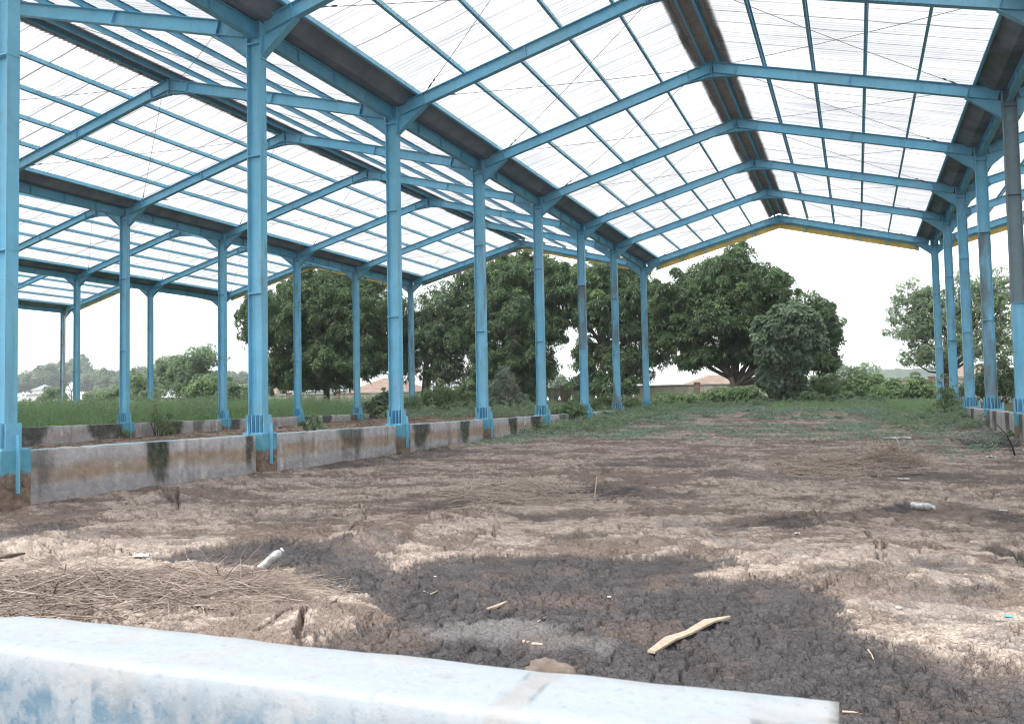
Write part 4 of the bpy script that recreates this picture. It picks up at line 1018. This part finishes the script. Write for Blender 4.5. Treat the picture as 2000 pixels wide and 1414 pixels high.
# grass tufts with long bent blades near the sprawling bush, and beyond the far gable
xs = []; ys = []; hs = []
for (u0, u1, Y, n, hh) in ((250, 460, 56, 5000, 1.3), (700, 1250, 47, 9000, .55), (1150, 1550, 47, 9000, .35), (1520, 1900, 43, 9000, .45), (430, 760, 50, 7000, .7), (1740, 1860, 36, 2500, .5)):
    a = at(u0, 780, Y=Y)[0]; b = at(u1, 780, Y=Y)[0]
    xx = r.uniform(a, b, n); yy = Y+r.normal(0, 2.2, n); ok = fbm(xx*.6, yy*.6, 131, 3) > -.12
    xs.append(xx[ok]); ys.append(yy[ok]); hs.append(hh*r.uniform(.3, 1.2, ok.sum()))
x, y, h = map(np.concatenate, (xs, ys, hs)); zz = np.where((x > XA) & (x < XB), zbase(y)-.02, np.where((x > XC) & (x <= XA), zbay2(y)-.02, -.15))
V, F, T = blades(x, y, zz, h, r.uniform(.3, 1.1, len(x)), r.uniform(.012, .03, len(x)), r, .55+r.normal(0, .2, len(x)))
tag(link('rough_grass', mesh_from('rough_grass', V, F, GRASS, False, tint=T)), 'rough grass along the far edge of the shed', 'grass', None, 'stuff')
# creeping weeds on the mud, thickening towards the far end
def weeds(n, x0, x1, y0, y1, dens, zf, L, r, lift=.05, leaves=5):
    x = r.uniform(x0, x1, n); y = r.uniform(y0, y1, n); k = dens(x, y) > r.uniform(0, 1, n); x, y = x[k], y[k]
    C = np.stack([x, y, zf(x, y)+lift*r.uniform(.2, 1, len(x))], 1)
    O = np.stack([r.normal(0, .5, len(x)), r.normal(0, .5, len(x)), np.ones(len(x))], 1)
    return whorls(C, O, leaves, L, .5, 1.15, r, .25, np.clip(.5+.5*fbm(x*.8, y*.8, 141, 3)+r.normal(0, .1, len(x)), 0, 1))
def dens_pit(x, y):
    yy = y+3.2*fbm(x*.22, y*.22, 151, 3)
    a = sstep(15.5, 23, yy)*sstep(.05, .26, fbm(x*.55, y*.8, 152, 4)+.10*sstep(15, 20, yy)-.22*sstep(24, 29, y)*sstep(40, 33, y)*sstep(3, 6, x)*sstep(14, 10, x))
    a = np.maximum(a, .9*sstep(37, 42, y))
    a = np.maximum(a, sstep(2.6, .6, x+.8*fbm(x, y*.4, 153, 3))*sstep(14.5, 18, y)*.9)
    a = np.maximum(a, .55*sstep(10.5, 13, y)*sstep(11, 14.5, x)*sstep(.0, .25, fbm(x*.9, y*.9, 154, 3)))
    a = np.maximum(a, sstep(.45, .15, x)*sstep(9, 11, y)*sstep(.0, .2, fbm(x, y*.9, 155, 2))*.8)
    return a
pz = lambda x, y: pit_height(x, y)
v1 = weeds(34000, .2, 16.1, 9, 34, dens_pit, pz, .070, r)
v2 = weeds(26000, .2, 16.1, 30, 51, dens_pit, pz, .11, r, .12)
v3 = weeds(9000, -16, -.3, 34, 51, lambda x, y: sstep(36, 43, y)*.9, lambda x, y: zbay2(y), .13, r, .2)
Vs = []; Fs = []; Ts = []; b = 0
for v, f, tt in (v1, v2, v3): Vs.append(v); Fs.append(f+b); Ts.append(tt); b += len(v)
tag(link('creeping_weeds', mesh_from('creeping_weeds', np.concatenate(Vs), np.concatenate(Fs), WEED, False, tint=np.concatenate(Ts))), 'low creeping weeds spreading over the far mud', 'weeds', None, 'stuff')
# fallen leaves in the second span
n = 9000; x = r.uniform(-16, -.3, n); y = r.uniform(8, 40, n); k = fbm(x*.5, y*.5, 161, 3) > -.15; x, y = x[k], y[k]
C = np.stack([x, y, zbay2(y)+.06*fbm(x*.8, y*.8, 111, 4)+.015], 1); th = r.uniform(0, 2*np.pi, len(x))
D = np.stack([np.cos(th), np.sin(th), r.uniform(-.05, .35, len(x))], 1); ln = r.uniform(.08, .22, len(x))
V, F = leaf_quads(C, D, ln, ln*.35, np.array([0, 0, 1.])+.4*r.normal(size=(len(x), 3)), .05)
tag(link('fallen_leaves', mesh_from('fallen_leaves', V, F, DRYLEAF, False, tint=np.repeat(r.uniform(0, 1, len(x)), 4))), 'brown fallen leaves strewn over the second span', 'leaves', None, 'stuff')

# ------------------------------------------------------------------ dry straw heaps
def strip_tubes(paths, rad, tints, name, lab, cat, group=None, kind=None, loc=None):
    V = []; F = []; T = []; b = 0
    for P, rr, tt in zip(paths, rad, tints):
        k = len(P); t = np.gradient(P, axis=0); t = unit(t); a = unit(np.cross(t, np.array([0.31, .2, .93]))); c = np.cross(t, a)
        th = np.array([0, 2.094, 4.189]); tap = np.linspace(1, .55, k)[:, None, None]
        ring = P[:, None, :]+rr*tap*(a[:, None, :]*np.cos(th)[None, :, None]+c[:, None, :]*np.sin(th)[None, :, None])
        V.append(ring.reshape(-1, 3)); i = np.arange(k-1)[:, None]*3; j = np.arange(3)[None, :]; j2 = (j+1) % 3
        F.append(np.stack([i+j, i+j2, i+3+j2, i+3+j], -1).reshape(-1, 4)+b); b += 3*k; T.append(np.full(3*k, tt))
    V = np.concatenate(V); loc = V.mean(0) if loc is None else loc; loc = np.array([loc[0], loc[1], V[:, 2].min()])
    o = link(name, mesh_from(name, V-loc, np.concatenate(F), STRAW, False, tint=np.concatenate(T)), None, tuple(loc))
    return tag(o, lab, cat, group, kind)
def heap(lab, cx, cy, rx, ry, h, n, r, lmin=.25, lmax=1.1, rad=(.002, .006), rot=0.0, up=.15, flat=.35, tone=.45):
    paths = []; rads = []; ts = []
    ca, sa = math.cos(rot), math.sin(rot)
    A = r.uniform(0, 2*np.pi, n); Q = np.sqrt(r.uniform(0, 1, n)); lx = rx*Q*np.cos(A); ly = ry*Q*np.sin(A)
    X = cx+lx*ca-ly*sa; Y = cy+lx*sa+ly*ca
    base = pit_height(X, Y)
    Z = base+.015+h*(1-Q**1.6)*r.uniform(0, 1, n)
    for i in range(n):
        L = r.uniform(lmin, lmax)*(1 if r.random() > .3 else .5); th = r.normal(rot+.25, .95) if r.random() > flat else r.uniform(0, np.pi)
        el = r.normal(0, up); d = np.array([math.cos(th)*math.cos(el), math.sin(th)*math.cos(el), math.sin(el)])
        k = 6; s = np.linspace(-.5, .5, k); bend = r.normal(0, .22, 3)*L*np.array([1, 1, .5])
        P = np.array([X[i], Y[i], Z[i]])+d*(s*L)[:, None]+bend*(s*s-.08)[:, None]*2
        if r.random() < .25: P[3:] += r.normal(0, .06, 3)*L*np.array([1, 1, .5])
        P[:, 2] = np.maximum(P[:, 2], pit_height(P[:, 0], P[:, 1])+.004)
        paths.append(P); rads.append(r.uniform(*rad)*(1.7 if r.random() < .08 else 1)); ts.append(np.clip(r.normal(tone, .28), 0, 1))
    return strip_tubes(paths, rads, ts, 'straw_heap', lab, 'straw heap', None, None, (cx, cy, 0))
g = lambda u, v: G(u, v)
a = g(90, 1165); heap('large tangled heap of dry stalks behind the front wall', a[0]-.05, a[1], 1.8, .85, .075, 1800, r, .2, 1.2, (.0022, .0060), rot=.45, up=.16, flat=.5, tone=.36)
a = g(450, 1160); heap('sparse dry stalks trailing from the large heap towards the bottle', a[0], a[1], 1.0, .5, .07, 420, r, .1, .6, (.0015, .0035), rot=.5, up=.06)
a = g(1660, 915); heap('wide flattened heap of dry straw on the mud at the right', a[0], a[1], 1.55, 1.9, .12, 800, r, .3, 1.3, (.004, .008), up=.15, tone=.8)
a = g(1745, 915); heap('small bushy heap of dry straw beside the wide flattened one', a[0], a[1], .55, .55, .45, 420, r, .3, .9, (.004, .008), up=.5, tone=.75)
a = g(1030, 970); heap('thin scatter of dry straw in the middle of the mud', a[0], a[1], 1.0, 1.3, .10, 520, r, .2, .9, (.003, .006), up=.2, tone=.8)
# single stalks standing up
def stalk(name, lab, cat, u, v, pts, rr, mat, group=None):
    P = on(u, v); m = MB(); m.tube([np.array(p, float) for p in pts], rr, 6)
    o = m.build(name, mat, None, tuple(P), True); return tag(o, lab, cat, group)
stalk('standing_stalk', 'two pale dry stalks standing upright out of the mud', 'stalk', 1160, 982, [(0, 0, -.03), (.02, 0, .15), (.045, .02, .33), (.05, .02, .40)], [.012, .010, .008, .005], WOOD)
t = stalk('dead_sapling', 'thin charred leafless stem leaning by the right wall', 'dead sapling', 1984, 893, [(0, 0, -.05), (-.06, 0, .25), (-.16, .02, .5), (-.33, .05, .72)], [.022, .018, .014, .008], BLACKWOOD)
stalk('long_stalk', 'long pale straw leaning up from the wide straw heap', 'stalk', 1585, 893, [(0, 0, 0), (.3, .1, .12), (.62, .2, .26)], [.008, .007, .004], WOOD)
stalk('dead_weed', 'dry brown weed head standing behind the straw heaps', 'weed', 1710, 885, [(0, 0, -.03), (.05, 0, .2), (.11, .03, .42), (.10, .03, .47)], [.008, .007, .006, .022], WOOD)

# ------------------------------------------------------------------ litter
def place(o, P, rot, lab, cat, group=None):
    o.location = tuple(P); o.rotation_euler = rot; return tag(o, lab, cat, group)
def bottle(lab, u, v, yaw, L, seed, pitch=0.0):
    # crushed drinking water bottle lying on its side: body with ribs, neck, cap
    r = np.random.default_rng(seed); R = L*.20; m = MB(); prof = []
    for s, q in ((0, .55), (.03, .92), (.06, 1), (.14, .95), (.17, 1), (.28, .93), (.31, 1), (.42, .94), (.45, 1), (.60, 1), (.76, .97), (.86, .70), (.91, .42), (.95, .40)): prof.append((s*L, q*R))
    n = 18; V = []; F = []
    for i, (s, q) in enumerate(prof):
        for j in range(n):
            th = 2*np.pi*j/n; dent = 1-.28*max(0, math.sin(th*1.0+s*9+seed))*math.sin(np.pi*min(1, s/L*1.15))**2*(.6+.4*math.sin(s*40+seed))
            V.append((s-L/2, q*math.cos(th)*dent, R*.8+q*math.sin(th)*dent*.85))
    for i in range(len(prof)-1):
        for j in range(n): F.append((i*n+j, (i+1)*n+j, (i+1)*n+(j+1) % n, i*n+(j+1) % n))
    F.append(tuple(range(n))); F.append(tuple(range((len(prof)-1)*n+n-1, (len(prof)-1)*n-1, -1)))
    me = mesh_from('bottle', V, F, PLASTIC, True); o = link('plastic_bottle', me)
    c = MB(); c.tube([(L*.445, 0, R*.8), (L*.50, 0, R*.8)], R*.47, 12); c.build('cap', PAPER, o)
    P = on(u, v)+np.array([0, 0, max(0, L*.45*math.sin(-pitch))]); return place(o, P, (0, pitch, yaw), lab, 'bottle', 'empty plastic bottles on the mud')
bottle('crushed clear plastic bottle tilted on the mud beside the large straw heap', 536, 1116, math.radians(48), .28, 3, math.radians(-38))
bottle('whitish plastic bottle lying on the tan crust at the right', 1803, 996, math.radians(-28), .30, 5)
def scrap(name, lab, cat, u, v, w, l, h, seed, mat=None, yaw=0.0, thick=.004):
    # crumpled sheet: a folded, wrinkled piece with real thickness
    n = 12; xs = np.linspace(-.5, .5, n); X, Y = np.meshgrid(xs, xs, indexing='ij')
    q = 1+.25*fbm(X*2+seed, Y*2, seed, 3)
    Z = h*(.35+.9*np.abs(fbm(X*2.2+seed, Y*2.2, seed, 3))+.25*fbm(X*6, Y*6, seed+1, 2))
    A = np.stack([X*w*q, Y*l*q, np.maximum(Z, .002)], -1).reshape(-1, 3); B = A-np.array([0, 0, thick])
    i = np.arange(n*n).reshape(n, n); f = np.stack([i[:-1, :-1], i[1:, :-1], i[1:, 1:], i[:-1, 1:]], -1).reshape(-1, 4)
    rim = np.concatenate([i[0, :], i[1:, -1], i[-1, -2::-1], i[-2:0:-1, 0]]); r2 = np.roll(rim, -1)
    F = np.concatenate([f, f[:, ::-1]+n*n, np.stack([rim, r2, r2+n*n, rim+n*n], 1)])
    o = link(name, mesh_from(name, np.concatenate([A, B]), F, mat or PAPER, True)); P = on(u, v)
    return place(o, P, (0, 0, yaw), lab, cat)
LG = None
scrap('paper_scrap', 'crumpled white scrap at the upper edge of the large straw heap', 'litter', 277, 1088, .17, .10, .05, 4, yaw=.4)
scrap('plastic_sheet', 'pale plastic sheet lying flat among the far weeds', 'litter', 1752, 858, .75, .45, .10, 6, yaw=.1)
scrap('plastic_sheet', 'thin white plastic strip caught in the wide straw heap', 'litter', 1570, 928, .30, .10, .06, 8, yaw=.5)
scrap('plastic_sheet', 'small white scrap in front of the bushy straw heap', 'litter', 1765, 936, .18, .08, .03, 9, yaw=.2)
scrap('plastic_bag', 'crumpled white bag by the charred stem', 'litter', 1937, 895, .26, .22, .08, 10)
scrap('paper_scrap', 'tiny white scrap on the tan crust right of the dark mud', 'litter', 1755, 1188, .035, .03, .02, 11)
scrap('plastic_scrap', 'small turquoise scrap on the pale crust at the right edge', 'litter', 1970, 1205, .05, .03, .02, 12, CYANSCRAP)
scrap('plastic_scrap', 'turquoise blue scrap beside the standing stalks', 'litter', 1167, 974, .14, .06, .02, 13, CYANSCRAP)
scrap('plastic_scrap', 'pale blue scrap left of the wide straw heap', 'litter', 1515, 948, .14, .07, .03, 14, CYANSCRAP)
scrap('paper_scrap', 'white scrap among the dark streaks on the tan crust', 'litter', 1557, 1043, .06, .04, .03, 15)
scrap('paper_scrap', 'white scrap near the two dark holes at the right', 'litter', 1960, 998, .09, .05, .03, 16)
scrap('paper_scrap', 'white speck of paper by the front wall end', 'litter', 1827, 1365, .022, .02, .012, 17)
scrap('paper_scrap', 'tiny white scrap in the middle of the dark mud', 'litter', 1190, 1166, .028, .02, .012, 18)
scrap('paper_scrap', 'white speck on dark mud right of the large straw heap', 'litter', 663, 1146, .022, .016, .012, 19)
scrap('paper_scrap', 'small white crumb at the foot of the pier of the nearest full column', 'litter', 498, 931, .10, .07, .05, 20)
scrap('paper_scrap', 'white speck on the dark mud below the middle crust', 'litter', 850, 1126, .022, .016, .010, 22)
# pale bark strips half sunk in the mud
def bark_strip(lab, pts, wds, seed):
    P = [on(u, v) for u, v in pts]; P = [p*np.array([1, 1, 0])+np.array([0, 0, max(q[2] for q in P)]) for p in P]; r = np.random.default_rng(seed); c = np.mean(P, axis=0); n = 7
    V = []; k = len(P)
    dense = [P[i]+(P[i+1]-P[i])*f for i in range(k-1) for f in np.linspace(0, 1, n, endpoint=False)]+[P[-1]]
    wd = np.interp(np.linspace(0, k-1, len(dense)), range(k), wds)
    F = []
    for i, p in enumerate(dense):
        t = dense[min(i+1, len(dense)-1)]-dense[max(i-1, 0)]; t[2] = 0; t = t/np.linalg.norm(t); s = np.array([-t[1], t[0], 0])
        w = wd[i]*(1+r.normal(0, .03)); zz = p[2]
        for q, h in ((-.5, .001), (-.2, .006), (.2, .007), (.5, .001), (.5, -.012), (-.5, -.012)): V.append(np.array([p[0], p[1], zz])+s*w*q+np.array([0, 0, h+.003])-c)
    m = len(dense)
    for i in range(m-1):
        for j in range(6): F.append((i*6+j, i*6+(j+1) % 6, i*6+6+(j+1) % 6, i*6+6+j))
    F += [tuple(range(5, -1, -1)), tuple(range((m-1)*6, m*6))]
    o = link('bark_strip', mesh_from('bark_strip', V, F, WOOD, False), None, tuple(c)); return tag(o, lab, 'bark strip', 'pale bark strips lying in the dark mud')
bark_strip('longest pale bark strip curving on the dark mud', [(1272, 1272), (1310, 1258), (1345, 1243), (1385, 1222), (1425, 1216)], [.05, .08, .06, .08, .02], 31)
bark_strip('short pale bark strip on the grey smooth mud', [(952, 1189), (970, 1186), (988, 1183)], [.02, .035, .02], 32)
bark_strip('small pale bark strip partly sunk behind the front wall', [(1022, 1252), (1040, 1257), (1060, 1261)], [.02, .035, .015], 33)
def twig(lab, pts, rr, mat=WOOD):
    P = [on(u, v)+np.array([0, 0, rr+.004]) for u, v in pts]; c = np.mean(P, axis=0); m = MB(); m.tube([p-c for p in P], [rr]*(len(P)-1)+[rr*.5], 6)
    o = m.build('twig', mat, None, tuple(c), True); return tag(o, lab, 'twig', 'loose twigs on the mud')
twig('pale twig on the mud beyond the end of the front wall', [(1645, 1393), (1665, 1394), (1690, 1399)], .006)
twig('bent pale twig in the dark mud right of the bark strip', [(1695, 1270), (1703, 1282), (1708, 1295)], .005)
twig('forked pale twig on the dark mud left of the bark strips', [(828, 1156), (842, 1162), (862, 1152)], .006)
twig('short slanting twig just right of the smooth grey mud', [(1050, 1216), (1062, 1209), (1070, 1204)], .005)
twig('thick brown twig at the right end of the trailing stalks', [(632, 1188), (655, 1176), (672, 1160)], .009, BARKPALE)
twig('weathered grey branch lying at the left edge above the large straw heap', [(-10, 1093), (20, 1090), (48, 1085)], .022, BARKPALE)
# muddy sack slumped beyond the wall
P = on(1076, 1322); V = []; F = []; n = 26; mm = 12
for i in range(mm+1):
    ph = math.pi*i/mm
    for j in range(n):
        th = 2*math.pi*j/n; d = np.array([math.cos(th)*math.sin(ph), math.sin(th)*math.sin(ph), math.cos(ph)])
        k = 1+.30*float(vnoise(np.array([d[0]*1.7+3]), np.array([d[1]*1.7+d[2]*2]), 7)[0])+.12*float(vnoise(np.array([d[0]*5]), np.array([d[1]*5+d[2]*4]), 8)[0])
        V.append(d*k*np.array([.15, .11, .075])+np.array([0, 0, .02]))
for i in range(mm):
    for j in range(n): F.append((i*n+j, (i+1)*n+j, (i+1)*n+(j+1) % n, i*n+(j+1) % n))
tag(link('muddy_sack', mesh_from('muddy_sack', V, F, SACK, True), None, tuple(P)), 'brown mud caked sack slumped just beyond the front wall', 'sack')
# slab at the far end, and its edge board
m = MB(); m.box(-1.45, 1.35, -.6, .6, 0, .07)
a = at(1435, 800, Z=-.16); o = m.build('concrete_slab', SLAB, None, (a[0], a[1], -.17)); tag(o, 'flat grey slab lying in the weeds before the largest mango', 'slab')
m = MB(); m.prism([(-1.0, 0), (1.5, 0.09), (1.5, .14), (-1.0, .04)], -.05, .05)
o = m.build('loose_board', WOOD, None, (a[0]+.2, a[1]-.75, -.15)); tag(o, 'thin pale board leaning on the edge of the grey slab', 'board')
# ------------------------------------------------------------------ perimeter wall
PY = 63.0
pw = thing('perimeter_wall', 'weathered cream perimeter wall with diamond vents behind the trees', 'wall', (0, PY, 0))
x0, x1, zt = -95.0, 42.0, 1.62
vx = np.arange(-64, 15, 1.12)
m = MB(); m.box(x0, x1, -.08, .08, -1.0, .62); m.box(x0, x1, -.08, .08, 1.10, zt)
edges = [x0]
for c in vx: edges += [c-.20, c+.20]
edges.append(x1)
for a, b in zip(edges[::2], edges[1::2]): m.box(a, b, -.0795, .0795, .62, 1.10)
for c in vx:        # the square opening is narrowed to a pointed, diamond like hole
    for s in (-1, 1):
        m.prism([(c+s*.20, .62), (c+s*.20, 1.10), (c+s*.015, 1.10)][::s], -.078, .078)
m.build('wall_panel', CREAM, pw)
m = MB(); m.box(x0, x1, -.13, .13, zt+.002, zt+.10); m.build('coping', COPING, pw)
px0 = at(1362, 765, Y=PY)[0]
for k in range(-14, 5):
    m = MB(); x = px0+k*5.9; m.box(x-.22, x+.22, -.17, .17, -1.0, zt+.16); m.box(x-.26, x+.26, -.21, .21, zt+.162, zt+.25); m.build('pillar', BRICKY, pw)
for c in vx:
    m = MB(); m.prism([(c-.21, .61), (c-.14, .61), (c, .98), (c+.14, .61), (c+.21, .61), (c, 1.12)], -.10, -.081); m.build('vent_surround', COPING, pw)
# ------------------------------------------------------------------ houses beyond the wall
def house(lab, u, v_eave, Y, w, d, hw_, hr, roofmat, wallmat=None, wins=2, group='houses beyond the perimeter wall', flip=False):
    P = at(u, v_eave, Y=Y); zg = P[2]-hw_
    h = thing('house', lab, 'house', (P[0], Y, zg), group)
    m = MB(); m.box(-w/2, w/2, 0, d, 0, hw_); m.build('wall', wallmat or WHITEWALL, h)
    o = .5; m = MB(); rdg = max(.01, w/2-d/2)
    V = [(-w/2-o, -o, hw_+.01), (w/2+o, -o, hw_+.01), (w/2+o, d+o, hw_+.01), (-w/2-o, d+o, hw_+.01), (-rdg, d/2, hw_+hr), (rdg, d/2, hw_+hr)]
    m.add(V, [(0, 1, 5, 4), (1, 2, 5), (2, 3, 4, 5), (3, 0, 4), (3, 2, 1, 0)]); m.build('roof', roofmat, h)
    for k in range(wins):
        x = -w/2+w*(k+.5)/wins; m = MB(); m.box(x-.5, x+.5, -.06, -.005, hw_-1.9, hw_-.8); f = m.build('window', WHITEWALL, h)
        m = MB(); m.box(x-.42, x+.42, -.075, -.061, hw_-1.82, hw_-.88); m.build('pane', DARKGLASS, f)
    return h
house('white two storey house with a grey hipped roof far left', 74, 762, 190, 5, 5, 6.0, 1.9, GREYROOF, wins=2)
house('low white house front before the grey hipped roof', 66, 771, 170, 6, 5, 4.0, .5, PALEROOF, wins=2)
house('brown roofed house between the left columns', 178, 771, 120, 5, 5, 4, .9, REDROOF)
house('pale roofed house right of the brown roofed one', 212, 773, 112, 5, 5, 4, .9, PALEROOF)
house('rusty roofed house behind the nearest big column', 515, 757, 120, 13, 8, 5, 1.6, REDROOF, wins=3)
house('pale tiled house at the left foot of the broad mango', 560, 768, 100, 9, 6, 4, 1.7, PALEROOF, wins=3)
house('orange tiled house showing under the broad mango', 735, 768, 84, 9, 7, 4, 2.0, PALEROOF)
house('grey roofed white house behind the broad mango trunk', 615, 765, 98, 9, 6, 4, 1.8, GREYROOF)
house('small white roofed house beside the thinly leaved tree', 850, 762, 100, 9, 6, 4, 1.4, GREYROOF)
house('low pale roofed house over the wall beside the largest mango', 1410, 752, 120, 12, 7, 4, 1.6, PALEROOF, wins=3)
house('long white roofed house below the right hand hill', 1725, 758, 150, 16, 8, 4, 1.2, GREYROOF, wins=4)
house('white house glimpsed between the right hand columns', 1905, 735, 130, 10, 7, 4, 1.8, PALEROOF, wins=2)
# ------------------------------------------------------------------ air
hz = MB(); hz.box(-700, 700, -60, 800, -12, 42)
t = NT('haze_air'); vo = t.n('VolumePrincipled'); vo.inputs['Color'].default_value = (.86, .91, 1.0, 1); vo.inputs['Density'].default_value = .0008
vo.inputs['Anisotropy'].default_value = .1
t.l(vo.outputs[0], t.out.inputs['Volume'])
tag(hz.build('haze', t.m), 'thin pale haze in the humid air', None, None, 'stuff')
